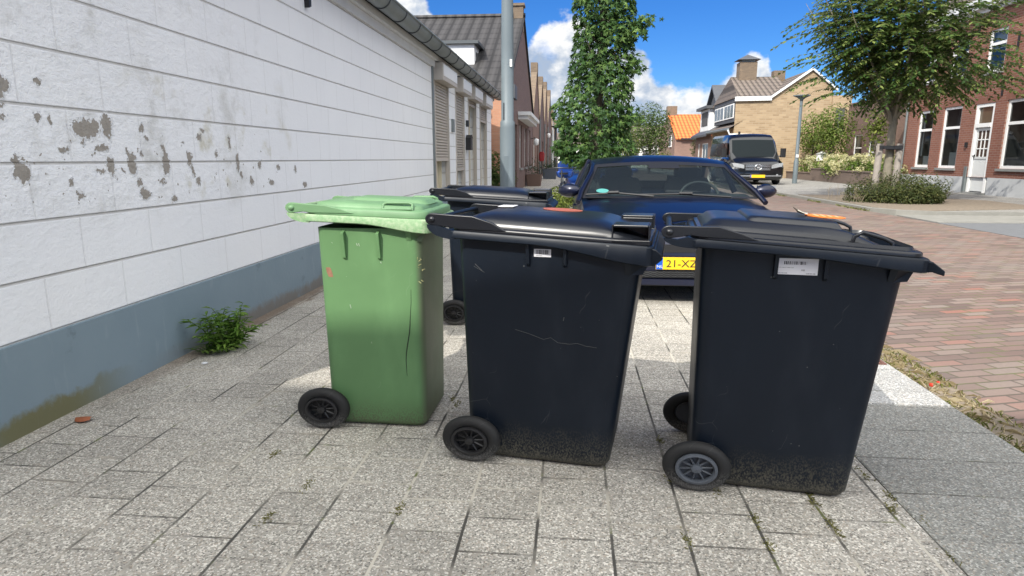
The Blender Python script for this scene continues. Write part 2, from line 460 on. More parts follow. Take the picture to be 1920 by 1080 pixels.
ASPH = simple('asphalt_grey', (.13, .135, .14), .9, var=.25, scale=9, bump=.3)
SOIL = simple('gutter_soil', (.19, .155, .115), .95, var=.7, scale=13, bump=.6)
KERB = simple('kerb_concrete', (.22, .215, .19), .9, var=.3, scale=3.5, bump=.3)
GROUND = simple('rough_ground', (.20, .19, .16), .95, var=.2)
WHITEP = simple('white_paint', (.78, .78, .76), .45, var=.06, scale=3)
GREYPL = simple('pale_grey_render', (.46, .47, .47), .85, var=.12, scale=2.5, bump=.15)
CREAM = simple('cream_paint', (.62, .56, .42), .5, var=.1)
SHUT = simple('shutter_beige', (.46, .42, .37), .5, var=.08)
ZINC = simple('zinc', (.20, .225, .225), .5, metal=.45, var=.3, scale=2.5)
DARKM = simple('dark_metal', (.05, .055, .06), .4, metal=.4, var=.15)
LAMPG = simple('lamp_grey_paint', (.125, .155, .17), .5, var=.16, scale=1.3)
BLACKI = simple('black_iron', (.015, .015, .016), .5, var=.1)
DARKIN = simple('dark_room', (.075, .075, .075), .9, var=.2, scale=1.5)
GREENTRIM = simple('dark_trim', (.07, .08, .085), .5, var=.1)
CURT = simple('curtain_cloth', (.62, .64, .64), .9, var=.1, scale=5)
PANE = glass('window_glass', (.62, .66, .66), .9)
WOOD = simple('grey_wood', (.30, .265, .23), .85, var=.25, scale=7, bump=.3)
BARK = simple('bark', (.22, .195, .145), .9, var=.35, scale=7, bump=.7)
BARKD = simple('dark_bark', (.10, .085, .065), .9, var=.35, scale=7, bump=.6)
STONE = simple('sill_stone', (.22, .22, .21), .8, var=.2)
DOORG = simple('door_grey_paint', (.60, .61, .60), .45, var=.05)
FASCIA = simple('fascia_white', (.66, .67, .66), .6, var=.15, scale=3)
REDB = brick('red_brick', (.165, .055, .036), (.235, .095, .060), (.26, .21, .175), 'yz', bw=.27, bh=.085, ms=.011)
REDBX = brick('red_brick_side', (.26, .10, .065), (.34, .14, .095), (.28, .23, .2), 'xz')
ORANB = brick('orange_brick', (.42, .20, .12), (.50, .27, .17), (.34, .27, .22), 'xz')
PURPB = brick('purple_brick', (.115, .07, .06), (.17, .105, .09), (.18, .15, .13), 'yz')
PURPX = brick('purple_brick_front', (.115, .07, .06), (.17, .105, .09), (.18, .15, .13), 'xz')
BROWNB = brick('brown_brick', (.17, .10, .075), (.23, .14, .105), (.22, .18, .15), 'yz')
BROWNX = brick('brown_brick_front', (.19, .11, .085), (.25, .15, .115), (.24, .2, .17), 'xz')
BEIGEX = brick('beige_brick_gable', (.215, .145, .08), (.40, .295, .18), (.34, .275, .19), 'xz', bw=.42, bh=.13, ms=.016, var=.2)
BEIGEY = brick('beige_brick_front', (.215, .145, .08), (.40, .295, .18), (.34, .275, .19), 'yz', bw=.30, bh=.085, ms=.008, var=.2)
GWALL = brick('garden_wall_brick', (.115, .085, .07), (.165, .12, .095), (.15, .13, .11), 'yz', bw=.3, bh=.07)
ROOFD = tiled('dark_roof_tile', (.036, .034, .034), 'x', .42, .36, .82)
ROOFB = tiled('brown_roof_tile', (.13, .105, .088), 'x', .35, .34, .8, .2)
ROOFO = tiled('orange_roof_tile', (.62, .145, .035), 'x', .42, .42, .8)
ROOFOY = tiled('orange_roof_tile_side', (.55, .13, .035), 'y', .42, .42, .8)
SLATE = simple('slate', (.075, .078, .085), .6, var=.25, scale=2)
CHIMB = brick('chimney_brick', (.12, .09, .065), (.20, .145, .095), (.17, .14, .11), 'xz', bw=.25, bh=.08)

# painted block wall, with the paint flaking away
m, t, b = mat('painted_block_wall'); p = t.pos(); x, y, z = t.sep(p)
zc = t.math('SUBTRACT', z, .447 - 2.76)
bt = t.n('ShaderNodeTexBrick', {'Vector': t.comb(t.math('ADD', y, .19), zc), 'Color1': (0, 0, 0), 'Color2': (1, 1, 1), 'Mortar': (.5, .5, .5), 'Scale': 1.0, 'Mortar Size': .006, 'Mortar Smooth': .35, 'Brick Width': .56, 'Row Height': .276}, offset=.5)
rowf = t.math('FRACT', t.math('DIVIDE', zc, .276))
rowd = t.math('MINIMUM', rowf, t.math('SUBTRACT', 1.0, rowf))                   # distance to a bed joint
bed = t.step(rowd, .040, .008)
perp = t.math('MULTIPLY', bt.outputs['Fac'], .9)
c = t.mix(t.noise(p, 1.2, 4), (.79, .80, .815), (.87, .88, .885))
near = t.step(y, 6.5, 3.0)                                                       # the rougher, older stretch
lump = t.noise(p, 26, 5, .65); lump2 = t.noise(t.comb(0, t.math('MULTIPLY', y, 1.0), t.math('MULTIPLY', z, 1.8)), 9, 5, .7)
grime = t.math('MULTIPLY', t.step(t.noise(t.vmath('ADD', p, (0, 5, 3)), 2.3, 6, .68), .5, .72), t.step(z, .75, 1.25))
grime = t.math('MULTIPLY', grime, t.step(y, 6.8, 4.2))
c = t.mix(t.math('MULTIPLY', grime, .55), c, (.40, .39, .34))
yel = t.math('MULTIPLY', t.step(t.noise(t.vmath('ADD', p, (0, 1, 8)), 3.6, 4), .56, .72), t.math('MULTIPLY', t.step(y, 3.4, 4.0), t.math('MULTIPLY', t.step(y, 6.2, 5.2), t.math('MULTIPLY', t.step(z, .9, 1.2), t.step(z, 2.1, 1.6)))))
c = t.mix(t.math('MULTIPLY', yel, .65), c, (.45, .41, .25))
c = t.mix(t.math('MULTIPLY', bed, .6), c, (.36, .34, .31))
c = t.mix(t.math('MULTIPLY', perp, .22), c, (.45, .44, .42))
streak = t.step(t.noise(t.comb(0, t.math('MULTIPLY', y, 1.0), t.math('MULTIPLY', z, .12)), 7, 4, .6), .55, .8)
c = t.mix(t.math('MULTIPLY', streak, .12), c, (.42, .40, .38))
# flaked patches: (y, z, half-length, half-height)
FL = [(2.80, 1.63, .050, .030), (2.78, 1.60, .03, .05), (3.02, 1.665, .018, .020), (2.985, 1.492, .017, .024), (3.06, 1.492, .013, .027), (2.79, 1.53, .02, .012), (2.79, 1.49, .02, .01),
      (3.29, 1.455, .085, .045), (3.35, 1.46, .05, .04), (3.46, 1.475, .042, .062), (3.27, 1.385, .014, .02), (3.40, 1.355, .05, .022), (3.12, 1.345, .035, .015), (2.86, 1.235, .045, .045), (2.82, 1.29, .018, .03),
      (3.45, 1.255, .035, .045), (3.36, 1.235, .03, .012), (3.63, 1.27, .035, .06), (3.60, 1.33, .015, .03), (3.95, 1.27, .035, .07), (3.94, 1.35, .018, .03), (4.22, 1.30, .025, .045), (4.24, 1.22, .012, .04), (3.72, 1.33, .012, .02),
      (4.55, 1.33, .022, .025), (4.85, 1.27, .02, .06), (4.9, 1.18, .014, .03), (5.2, 1.24, .03, .03), (5.55, 1.22, .03, .02), (5.9, 1.2, .025, .04), (4.4, 1.49, .03, .015), (4.35, 1.44, .025, .012), (3.75, 1.48, .02, .02),
      (3.78, 1.42, .02, .012), (3.68, 1.16, .025, .02), (3.15, 1.18, .016, .02), (3.9, 1.16, .03, .015), (4.3, 1.14, .02, .025), (4.75, 1.42, .012, .05), (5.05, 1.12, .03, .03), (4.15, 1.40, .02, .008),
      (3.2, 1.11, .022, .02), (3.72, 1.09, .05, .035), (4.0, 1.04, .03, .02), (5.4, 1.1, .05, .02), (6.1, 1.05, .05, .02)]
q = t.comb(0, y, z)
wv = t.n('ShaderNodeTexNoise', {'Vector': q, 'Scale': 17.0, 'Detail': 6.0, 'Roughness': .68}).outputs['Color']
q = t.vmath('ADD', q, t.vmath('MULTIPLY', t.vmath('SUBTRACT', wv, (.5, .5, .5)), (0, .105, .095)))
wv2 = t.n('ShaderNodeTexNoise', {'Vector': t.comb(0, y, z), 'Scale': 62.0, 'Detail': 4.0, 'Roughness': .6}).outputs['Color']
q = t.vmath('ADD', q, t.vmath('MULTIPLY', t.vmath('SUBTRACT', wv2, (.5, .5, .5)), (0, .05, .05)))
dmin = 9.0
for fy, fz, a_, b_ in FL:
    dd = t.vmath('LENGTH', t.vmath('MULTIPLY', t.vmath('SUBTRACT', q, (0, fy, fz)), (0, 1 / a_, 1 / b_)))
    dmin = t.math('MINIMUM', dmin, dd)
small = t.math('MULTIPLY', t.math('MULTIPLY', t.step(z, .98, 1.1), t.step(z, 1.62, 1.30)), t.step(y, 6.5, 5.2))
spk = t.math('GREATER_THAN', t.math('ADD', t.noise(p, 21, 3, .6), t.math('MULTIPLY', small, .10)), .775)
lipw = t.math('MULTIPLY', t.step(dmin, 1.35, 1.08), t.step(y, 7, 6))
c = t.mix(t.math('MULTIPLY', lipw, .5), c, (.86, .87, .88))
bare = t.math('MAXIMUM', t.step(dmin, 1.04, .98), t.math('MULTIPLY', spk, t.step(small, .2, .4)))
bc = t.mix(t.noise(p, 40, 3), (.24, .215, .185), (.38, .35, .305))
c = t.mix(bare, c, bc)
setin(t, b, 'Base Color', c); b.inputs['Roughness'].default_value = .7
rough_ = t.math('MULTIPLY', near, t.math('ADD', .35, t.math('MULTIPLY', t.step(z, .85, 1.15), .85)))
hh = t.math('ADD', t.math('MULTIPLY', lump, t.math('ADD', .15, t.math('MULTIPLY', rough_, .35))), t.math('MULTIPLY', lump2, t.math('ADD', .12, t.math('MULTIPLY', rough_, 1.1))))
hh = t.math('SUBTRACT', hh, t.math('MULTIPLY', bed, .9)); hh = t.math('SUBTRACT', hh, t.math('MULTIPLY', perp, .25)); hh = t.math('ADD', hh, t.math('MULTIPLY', lipw, .5)); hh = t.math('SUBTRACT', hh, t.math('MULTIPLY', bare, 1.1))
setin(t, b, 'Normal', t.bump(hh, .6, .016)); BLOCKW = m

m, t, b = mat('blue_grey_plinth'); p = t.pos(); x, y, z = t.sep(p)
c = t.mix(t.noise(p, 2.4, 5), (.165, .225, .265), (.215, .28, .32))
sm = t.step(t.noise(t.vmath('ADD', p, (1, 2, 2)), 4.5, 5, .65), .60, .74)
c = t.mix(t.math('MULTIPLY', sm, .65), c, (.10, .135, .16))
mz = t.math('ADD', t.step(z, .22, .03), t.math('MULTIPLY', t.math('SUBTRACT', t.noise(p, 6, 5, .65), .5), 1.3))
moss = t.math('MULTIPLY', t.step(mz, .45, .85), t.math('MULTIPLY', t.step(y, 3.5, 2.9), t.step(t.noise(p, 2.2, 2), .2, .45)))
c = t.mix(t.math('MULTIPLY', moss, .85), c, (.135, .12, .035))
dr = t.math('MULTIPLY', t.step(mz, .5, 1.05), t.step(y, 3.4, 4.6))
c = t.mix(t.math('MULTIPLY', dr, .7), c, (.17, .135, .10))
fr = t.math('MULTIPLY', t.step(t.noise(t.comb(0, y, t.math('MULTIPLY', z, .25)), 11, 4), .6, .72), .3)
c = t.mix(fr, c, (.30, .36, .39))
setin(t, b, 'Base Color', c); b.inputs['Roughness'].default_value = .6
setin(t, b, 'Normal', t.bump(t.noise(p, 30, 4), .3, .006)); PLINTH = m

# ------------------------------------------------------------------ ground, roads, pavements
g = MB(); g.box(-900, 900, -400, 1500, -.6, -.13); struct('ground', g, GROUND)
g = MB(); g.box(-30, 1.27, -12, 140, -.12, 0); struct('pavement', g, PAVE)
g = MB(); g.box(1.27, 2.045, -12, 3.43, -.12, .004); struct('kerb_paving', g, SLAB, bevel=.012)
g = MB(); g.box(1.27, 2.045, 3.435, 140, -.12, .006); struct('kerb_paving', g, SLAB_LIT, bevel=.012)
g = MB(); g.box(2.045, 2.305, -12, 140, -.12, -.045); struct('gutter', g, SOIL)
g = MB(); g.box(2.305, 7.78, -30, 160, -.12, -.06); struct('road', g, ROAD)
g = MB(); g.box(7.78, 60, -30, 16.0, -.12, -.052); struct('side_street', g, ASPH)
fk = [(7.95, 160), (7.95, 17.9), (8.25, 17.2), (8.9, 16.75), (60, 16.5), (60, 160)]
g = MB(); g.prism([(7.95, 160), (7.95, 17.9), (8.25, 17.2), (8.9, 16.75), (60, 16.55), (60, 160)], 'z', -.12, .0); struct('far_pavement', g, FARPAVE)
g = MB()
kp = [(7.78, 160), (7.78, 17.8), (8.12, 17.02), (8.85, 16.55), (60, 16.35)]; ki = [(7.95, 160), (7.95, 17.9), (8.25, 17.2), (8.9, 16.75), (60, 16.55)]
for i in range(4):
    g.prism([kp[i], kp[i + 1], ki[i + 1], ki[i]], 'z', -.12, .025)
struct('kerb', g, KERB)
g = MB(); g.box(7.80, 13.0, 14.5, 16.3, -.12, -.036); struct('side_street_crossing', g, KERB)
g = MB(); g.prism([(8.1, 17.6), (8.9, 17.0), (12.6, 18.2), (12.9, 21.5), (11.0, 24.0), (8.2, 24.5)], 'z', -.1, .012); struct('planting_bed', g, SOIL)

# ------------------------------------------------------------------ building pieces
def wall_holes(mb, o, a, n, w, h, holes, depth=.14):
    """wall rectangle from o, along a, outward n, with openings (x0, x1, z0, z1) and their reveals"""
    o, a, n = Vector(o), Vector(a), Vector(n); up = Vector((0, 0, 1))
    P = lambda x, z, dd=0: tuple(o + a * x + up * z - n * dd)
    xs = sorted({0, w} | {q for hh in holes for q in hh[:2]}); zs = sorted({0, h} | {q for hh in holes for q in hh[2:]})
    for i in range(len(xs) - 1):
        for j in range(len(zs) - 1):
            cx, cz = (xs[i] + xs[i + 1]) / 2, (zs[j] + zs[j + 1]) / 2
            if not any(q[0] < cx < q[1] and q[2] < cz < q[3] for q in holes):
                mb.quad(P(xs[i], zs[j]), P(xs[i + 1], zs[j]), P(xs[i + 1], zs[j + 1]), P(xs[i], zs[j + 1]))
    for x0, x1, z0, z1 in holes:
        for A, B in (((x0, z0), (x1, z0)), ((x1, z0), (x1, z1)), ((x1, z1), (x0, z1)), ((x0, z1), (x0, z0))):
            mb.quad(P(*A), P(*B), P(B[0], B[1], depth), P(A[0], A[1], depth))


LININ = simple('light_room', (.30, .29, .27), .9, var=.35, scale=2.2)
def window(parent, o, a, n, w, h, depth=.09, fr=.07, bars_z=(), bars_x=(), sill=True, curtain=None, frame_mat=None, label=None, back=DARKIN, pane=PANE, room=.5):
    """window part: frame with its bars; sub-parts pane, sill, curtain. o = lower corner on the wall face"""
    fm = frame_mat or WHITEP; b = MB()
    d0, d1 = -depth - .05, -depth + .02
    b.obox(o, a, n, 0, w, d0, d1, 0, fr); b.obox(o, a, n, 0, w, d0, d1, h - fr, h)
    b.obox(o, a, n, 0, fr, d0, d1, fr, h - fr); b.obox(o, a, n, w - fr, w, d0, d1, fr, h - fr)
    for zz in bars_z: b.obox(o, a, n, fr, w - fr, d0 + .005, d1 - .008, zz - fr * .5, zz + fr * .5)
    for xx in bars_x: b.obox(o, a, n, xx - fr * .3, xx + fr * .3, d0 + .007, d1 - .012, fr, h - fr)
    wn = b.build('window', fm, parent)
    if label: wn['label'] = label
    g = MB(); O = Vector(o) - Vector(n) * (depth + .02); A = Vector(a); U = Vector((0, 0, 1))
    g.quad(O + A * fr + U * fr, O + A * (w - fr) + U * fr, O + A * (w - fr) + U * (h - fr), O + A * fr + U * (h - fr))
    g.build('pane', pane, wn)
    r = MB(); N = Vector(n); O2 = Vector(o) - N * (depth + room); O1 = Vector(o) - N * (depth + .051)
    r.quad(O2, O2 + A * w, O2 + A * w + U * h, O2 + U * h)
    for (p0, p1) in ((Vector(), A * w), (U * h, A * w + U * h)): r.quad(O1 + p0, O1 + p1, O2 + p1, O2 + p0)
    for (p0, p1) in ((Vector(), U * h), (A * w, A * w + U * h)): r.quad(O1 + p0, O1 + p1, O2 + p1, O2 + p0)
    r.build('room_lining', back, wn)
    if curtain:
        k = MB()
        for (x0, x1, z0, z1) in curtain:
            k.obox(o, a, n, x0 * w, x1 * w, -depth - .14, -depth - .12, z0 * h, z1 * h)
        k.build('curtain', CURT, wn)
    if sill:
        s = MB(); s.obox(o, a, n, -.06, w + .06, -depth, .07, -.09, -.004); s.build('sill', STONE if frame_mat is None else fm, wn)
    return wn


def gable_roof_x(mb, x0, x1, y0, y1, ze, zr, th=.12, ov=.0):
    """roof whose ridge runs along x"""
    ym = (y0 + y1) / 2
    for (ya, yb) in ((y0, ym), (y1, ym)):
        mb.add([(x0 - ov, ya, ze), (x1 + ov, ya, ze), (x1 + ov, yb, zr), (x0 - ov, yb, zr), (x0 - ov, ya, ze - th), (x1 + ov, ya, ze - th), (x1 + ov, yb, zr - th), (x0 - ov, yb, zr - th)],
               [(0, 1, 2, 3), (7, 6, 5, 4), (0, 4, 5, 1), (1, 5, 6, 2), (3, 2, 6, 7), (0, 3, 7, 4)])


def gable_roof_y(mb, x0, x1, y0, y1, ze, zr, th=.12, xm=None):
    xm = (x0 + x1) / 2 if xm is None else xm
    for (xa, xb) in ((x0, xm), (x1, xm)):
        mb.add([(xa, y0, ze), (xa, y1, ze), (xb, y1, zr), (xb, y0, zr), (xa, y0, ze - th), (xa, y1, ze - th), (xb, y1, zr - th), (xb, y0, zr - th)],
               [(0, 1, 2, 3), (7, 6, 5, 4), (0, 4, 5, 1), (1, 5, 6, 2), (3, 2, 6, 7), (0, 3, 7, 4)])

# ------------------------------------------------------------------ white painted building on the left
XW = -2.6; Y0, Y1 = 1.57, 20.65; HT = 3.14
wb = thing('white_building', 'low white painted block building with blue-grey plinth, flaking paint and roller shutters', 'building', (XW, Y0, 0))
b = MB()
holes = [(12.15 - Y0, 13.55 - Y0, .5, 2.8), (14.35 - Y0, 15.5 - Y0, .5, 2.8), (16.1 - Y0, 17.4 - Y0, .46, 2.8), (18.1 - Y0, 19.5 - Y0, .5, 2.8)]
hz = [(h[0], h[1], h[2] - .447, h[3] - .447) for h in holes]
wall_holes(b, (XW, Y0, .447), (0, 1, 0), (1, 0, 0), Y1 - Y0, HT - .447, hz, .25)
b.quad((XW, Y0, .447), (-8, Y0, .447), (-8, Y0, HT), (XW, Y0, HT)); b.quad((XW, Y1, .447), (-8, Y1, .447), (-8, Y1, HT), (XW, Y1, HT)); b.quad((-8, Y0, 0), (-8, Y1, 0), (-8, Y1, HT), (-8, Y0, HT))
b.quad((XW - .3, 11.9, .447), (XW - .3, 19.7, .447), (XW - .3, 19.7, HT), (XW - .3, 11.9, HT))
b.build('wall', BLOCKW, wb)
b = MB(); b.box(-8.0, XW + .012, Y0 - .012, Y1 + .012, -.05, .447); b.build('plinth', PLINTH, wb, bevel=.006)
b = MB(); b.box(XW, XW + .10, Y0 - .05, Y1 + .03, HT - .09, HT); b.box(XW, XW + .04, Y0 - .05, Y1 + .03, HT - .2, HT - .092); b.build('soffit', FASCIA, wb)
b = MB()
pr = [(-.125 * cos(pi * k / 12), -.125 * sin(pi * k / 12)) for k in range(13)]
xc, zc_ = XW + .235, 3.215
b.rings([[(xc + px_, yy, zc_ + pz_) for px_, pz_ in pr] + [(xc + px_ * .92, yy, zc_ + pz_ * .92) for px_, pz_ in reversed(pr)] for yy in (Y0 - .1, 6, 11, 16, Y1 + .25)], True, True)
b.tube([(xc + .13, Y0 - .1, zc_), (xc + .13, Y1 + .25, zc_)], .016, 8)
gut = b.build('gutter', ZINC, wb, smooth=50)
yy = Y0 + .3
while yy < Y1 + .2:
    b = MB(); b.tube([(xc + px_ * 1.035, yy, zc_ + pz_ * 1.035) for px_, pz_ in pr], .011, 5); b.build('gutter_bracket', DARKM, gut); yy += .78
b = MB(); b.add([(XW + .26, Y0 - .1, HT + .10), (XW + .26, Y1 + .2, HT + .10), (-5.4, Y1 + .2, 4.3), (-5.4, Y0 - .1, 4.3), (-8.2, Y1 + .2, HT + .10), (-8.2, Y0 - .1, HT + .10)], [(0, 1, 2, 3), (3, 2, 4, 5), (0, 3, 5), (1, 4, 2), (0, 5, 4, 1)]); b.build('roof', ROOFD, wb)
for i, (ya, yb, zlow, kind) in enumerate([(12.15, 13.55, 1.29, 's'), (14.35, 15.5, 1.05, 's'), (16.1, 17.4, 2.62, 'd'), (18.1, 19.5, 2.35, 's')]):
    # frame, cream window, roller shutter and its box
    zb = .5 if kind == 's' else .46
    b = MB(); X = XW - .25
    for (p, q) in ((ya, ya + .10), (yb - .10, yb)): b.box(X, X + .09, p, q, zb, 2.8)
    b.box(X, X + .09, ya + .1, yb - .1, zb, zb + .10)
    b.box(X - .005, X + .07, (ya + yb) / 2 - .05, (ya + yb) / 2 + .05, zb + .10, 2.75)
    w_ = b.build('window' if kind == 's' else 'door', CREAM, wb)
    b = MB(); b.quad((X + .02, ya, zb), (X + .02, yb, zb), (X + .02, yb, 2.8), (X + .02, ya, 2.8)); b.build('panel', CREAM, w_)
    for s_ in (ya, yb - .05):
        b = MB(); b.box(XW - .07, XW + .018, s_, s_ + .05, zb, 2.75); b.build('guide_rail', SHUT, w_)
    b = MB(); zz = 2.78
    while zz > zlow:
        b.add([(XW - .045, ya + .05, zz), (XW - .045, yb - .05, zz), (XW - .015, yb - .05, zz - .012), (XW - .015, ya + .05, zz - .012), (XW - .015, yb - .05, zz - .04), (XW - .015, ya + .05, zz - .04), (XW - .045, yb - .05, zz - .056), (XW - .045, ya + .05, zz - .056)],
              [(0, 1, 2, 3), (3, 2, 4, 5), (5, 4, 6, 7)]); zz -= .056
    b.box(XW - .05, XW - .005, ya + .05, yb - .05, zz - .02, zz + .03)
    b.build('roller_shutter', SHUT, wb)
    b = MB(); b.box(XW + .003, XW + .19, ya - .02, yb + .05, 2.72, 3.03); bx = b.build('shutter_box', SHUT, wb, bevel=.01)
    b = MB(); b.box(XW + .19, XW + .198, ya + .02, yb + .01, 2.80, 3.0); b.build('front_cover', WHITEP, bx)
b = MB(); b.box(XW, XW + .05, 13.85, 14.0, 1.85, 2.12); b.build('vent_grille', ZINC, wb)
b = MB(); b.box(XW, XW + .13, 15.68, 15.95, 1.5, 1.78); b.prism([(15.66, 1.78), (15.97, 1.78), (15.82, 1.86)], 'x', XW, XW + .14); b.build('letter_box', BLACKI, wb)
b = MB(); b.box(XW, XW + .07, 15.75, 15.83, 2.05, 2.2); b.build('doorbell', DARKM, wb)
b = MB(); b.box(XW, XW + .03, 11.98, 12.05, .46, HT - .2); b.build('corner_trim', ZINC, wb)
b = MB(); b.prism([(6.35, 2.72), (6.40, 2.74), (6.41, 3.0), (6.34, 3.0)], 'x', XW, XW + .05); b.build('wall_anchor', BLACKI, wb)
# ------------------------------------------------------------------ dark-roofed house behind it
XH = -2.25
hs = thing('brick_house', 'brick house with big dark tiled roof and white dormer beyond the white building', 'house', (XH, 22, 0))
b = MB(); b.quad((-12, 22, 0), (-2.25, 22, 0), (-2.25, 22, 3.55), (-12, 22, 3.55)); b.build('side_wall', ORANB, hs)
b = MB()
wins = [(1.2, 2.3, .9, 2.7), (3.2, 4.2, .05, 2.6), (5.4, 6.6, .9, 2.7), (8.2, 9.4, .9, 2.7), (11, 12.2, .9, 2.7)]
wall_holes(b, (XH, 22, 0), (0, 1, 0), (1, 0, 0), 14, 3.5, wins, .12)
b.add([(XH, 22, 3.5), (XH, 36, 3.5), (XH, 29, 7.15)], [(0, 1, 2)]); b.quad((XH, 36, 0), (-12, 36, 0), (-12, 36, 3.5), (XH, 36, 3.5))
b.build('front_wall', PURPB, hs)
for i, (a0, a1, z0, z1) in enumerate(wins):
    if i == 1:
        d_ = MB(); d_.box(XH - .14, XH - .09, 22 + a0, 22 + a1, z0, z1); d_.build('door', GREENTRIM, hs)
    else:
        window(hs, (XH, 22 + a0, z0), (0, 1, 0), (1, 0, 0), a1 - a0, z1 - z0, bars_z=(1.2,), back=DARKIN)
b = MB(); gable_roof_x(b, -12, XH + .08, 21.85, 36.15, 3.5, 7.25); rf = b.build('roof', ROOFD, hs)
b = MB(); b.tube([(-12, 29, 7.27), (XH + .1, 29, 7.27)], .11, 6); b.build('ridge_cap', ROOFD, rf)
b = MB(); b.box(-2.68, -2.23, 28.75, 29.25, 6.6, 7.62); b.box(-2.74, -2.17, 28.69, 29.31, 7.62, 7.72); b.build('chimney', CHIMB, rf)
b = MB(); b.box(-3.0, -2.65, 28.7, 29.3, 6.7, 7.35); b.build('chimney_flashing', ZINC, rf)
dm = MB(); dm.box(-5.05, -3.62, 24.0, 27.4, 3.6, 5.32); dmo = dm.build('dormer', WHITEP, hs)
b = MB(); b.box(-5.25, -3.45, 23.85, 27.6, 5.325, 5.43); b.build('roof', GREENTRIM, dmo)
b = MB(); b.box(-4.5, -4.25, 23.95, 23.998, 4.65, 5.0); b.build('vent_grille', DARKM, dmo)
b = MB(); b.box(-3.615, -3.59, 24.4, 25.4, 4.2, 5.1); b.build('window', DARKIN, dmo)
b = MB(); b.box(-2.24, -1.72, 26.4, 33, 3.0, 3.14); b.box(-2.24, -1.85, 26.5, 32.9, 2.85, 2.998); b.build('canopy', FASCIA, hs)
b = MB(); b.box(-2.24, -2.0, 22.3, 23.3, 3.3, 3.75)
b.build('vent_box', SLATE, hs)
for (x_, z_) in ((-2.95, 3.0), (-2.98, 1.95)):
    b = MB(); b.tube([(x_, 21.99, z_), (x_ + .02, 21.7, z_ - .05)], .07, 8); b.box(x_ - .02, x_ + .02, 21.93, 21.995, z_ - .05, z_ + .12); b.build('wall_spotlight', BLACKI, hs)

# ------------------------------------------------------------------ terrace of gabled houses along the left pavement
def gable_house(y0, y1, zr, ze, wall, roof, label, name='terraced_house', xw=XH - .0, chim=True, white=False):
    h = thing(name, label, 'house', (xw, y0, 0), group='terraced houses along the left pavement')
    b = MB(); L = y1 - y0
    ws = [(L * .12, L * .38, .8, 2.5), (L * .62, L * .85, .02, 2.5), (L * .35, L * .65, 3.4, 4.7)]
    wall_holes(b, (xw, y0, 0), (0, 1, 0), (1, 0, 0), L, ze, [w for w in ws if w[3] < ze - .05], .12)
    m_ = L / 2
    b.add([(xw, y0, ze), (xw, y1, ze), (xw, y0 + m_ + .35, zr), (xw, y0 + m_ - .35, zr)], [(0, 1, 2, 3)])
    b.quad((xw, y0, 0), (xw - 8, y0, 0), (xw - 8, y0, ze), (xw, y0, ze)); b.quad((xw, y1, 0), (xw - 8, y1, 0), (xw - 8, y1, ze), (xw, y1, ze))
    b.build('wall', wall, h)
    window(h, (xw, y0 + ws[0][0], ws[0][2]), (0, 1, 0), (1, 0, 0), ws[0][1] - ws[0][0], ws[0][3] - ws[0][2], bars_z=(1.2,))
    d_ = MB(); d_.box(xw - .13, xw - .08, y0 + ws[1][0], y0 + ws[1][1], .02, 2.5); d_.build('door', GREENTRIM, h)
    if ws[2][3] < ze - .05: window(h, (xw, y0 + ws[2][0], ws[2][2]), (0, 1, 0), (1, 0, 0), ws[2][1] - ws[2][0], ws[2][3] - ws[2][2])
    b = MB(); gable_roof_x(b, xw - 9, xw - .2, y0, y1, ze - .05, zr - .3); b.build('roof', roof, h)
    # raised verge and coping with a stubby chimney on top of the gable
    b = MB()
    for s_ in (-1, 1):
        ye = y0 if s_ < 0 else y1; yr = y0 + m_ + s_ * .35
        b.add([(xw + .04, ye, ze), (xw + .04, yr, zr), (xw - .3, yr, zr), (xw - .3, ye, ze), (xw + .04, ye, ze - .12), (xw + .04, yr, zr - .15), (xw - .3, yr, zr - .15), (xw - .3, ye, ze - .12)],
              [(0, 1, 2, 3), (0, 4, 5, 1), (2, 6, 7, 3), (0, 3, 7, 4), (4, 7, 6, 5), (1, 5, 6, 2)])
    b.box(xw - .34, xw + .06, y0 + m_ - .4, y0 + m_ + .4, zr - .16, zr + .5)
    b.build('gable_coping', CHIMB, h)
    b = MB(); b.tube([(xw + .08, y1 - .2, .1), (xw + .08, y1 - .2, ze - .1)], .05, 8); b.build('drainpipe', WHITEP if white else ZINC, h)
    return h
WHITER = simple('white_render', (.66, .66, .62), .85, var=.1)
gable_house(36.4, 42.8, 6.3, 3.9, BROWNB, ROOFD, 'brown brick gabled house next after the dark-roofed one')
gable_house(42.9, 49.5, 6.3, 3.9, PURPB, ROOFD, 'dark brick gabled house with a red letterbox on its front')
gable_house(49.6, 56.2, 6.7, 4.0, BROWNB, ROOFD, 'third gabled brick house along the left pavement, wall lantern on its front')
gable_house(56.3, 66, 6.9, 4.2, PURPB, ROOFO, 'gabled brick house with bright orange roof edge down the left pavement')
gable_house(66.2, 76, 5.9, 3.7, WHITER, ROOFO, 'white rendered house with orange roof far down the left pavement', white=True)
gable_house(76.2, 92, 5.6, 3.6, BROWNB, ROOFO, 'farthest gabled house at the end of the left pavement')
h = thing('house', 'pale low house closing the far end of the street', 'house', (-1, 150, 0))
b = MB(); b.box(-6, 6, 150, 160, 0, 4.2); b.build('wall', WHITER, h)
b = MB(); gable_roof_x(b, -6.2, 6.2, 149.6, 160.4, 4.2, 7.2); b.build('roof', ROOFB, h)
b = MB()
for k in range(5): b.box(-5.2 + k * 2.3, -4.0 + k * 2.3, 149.93, 149.99, 1, 2.6)
b.build('window', DARKIN, h)
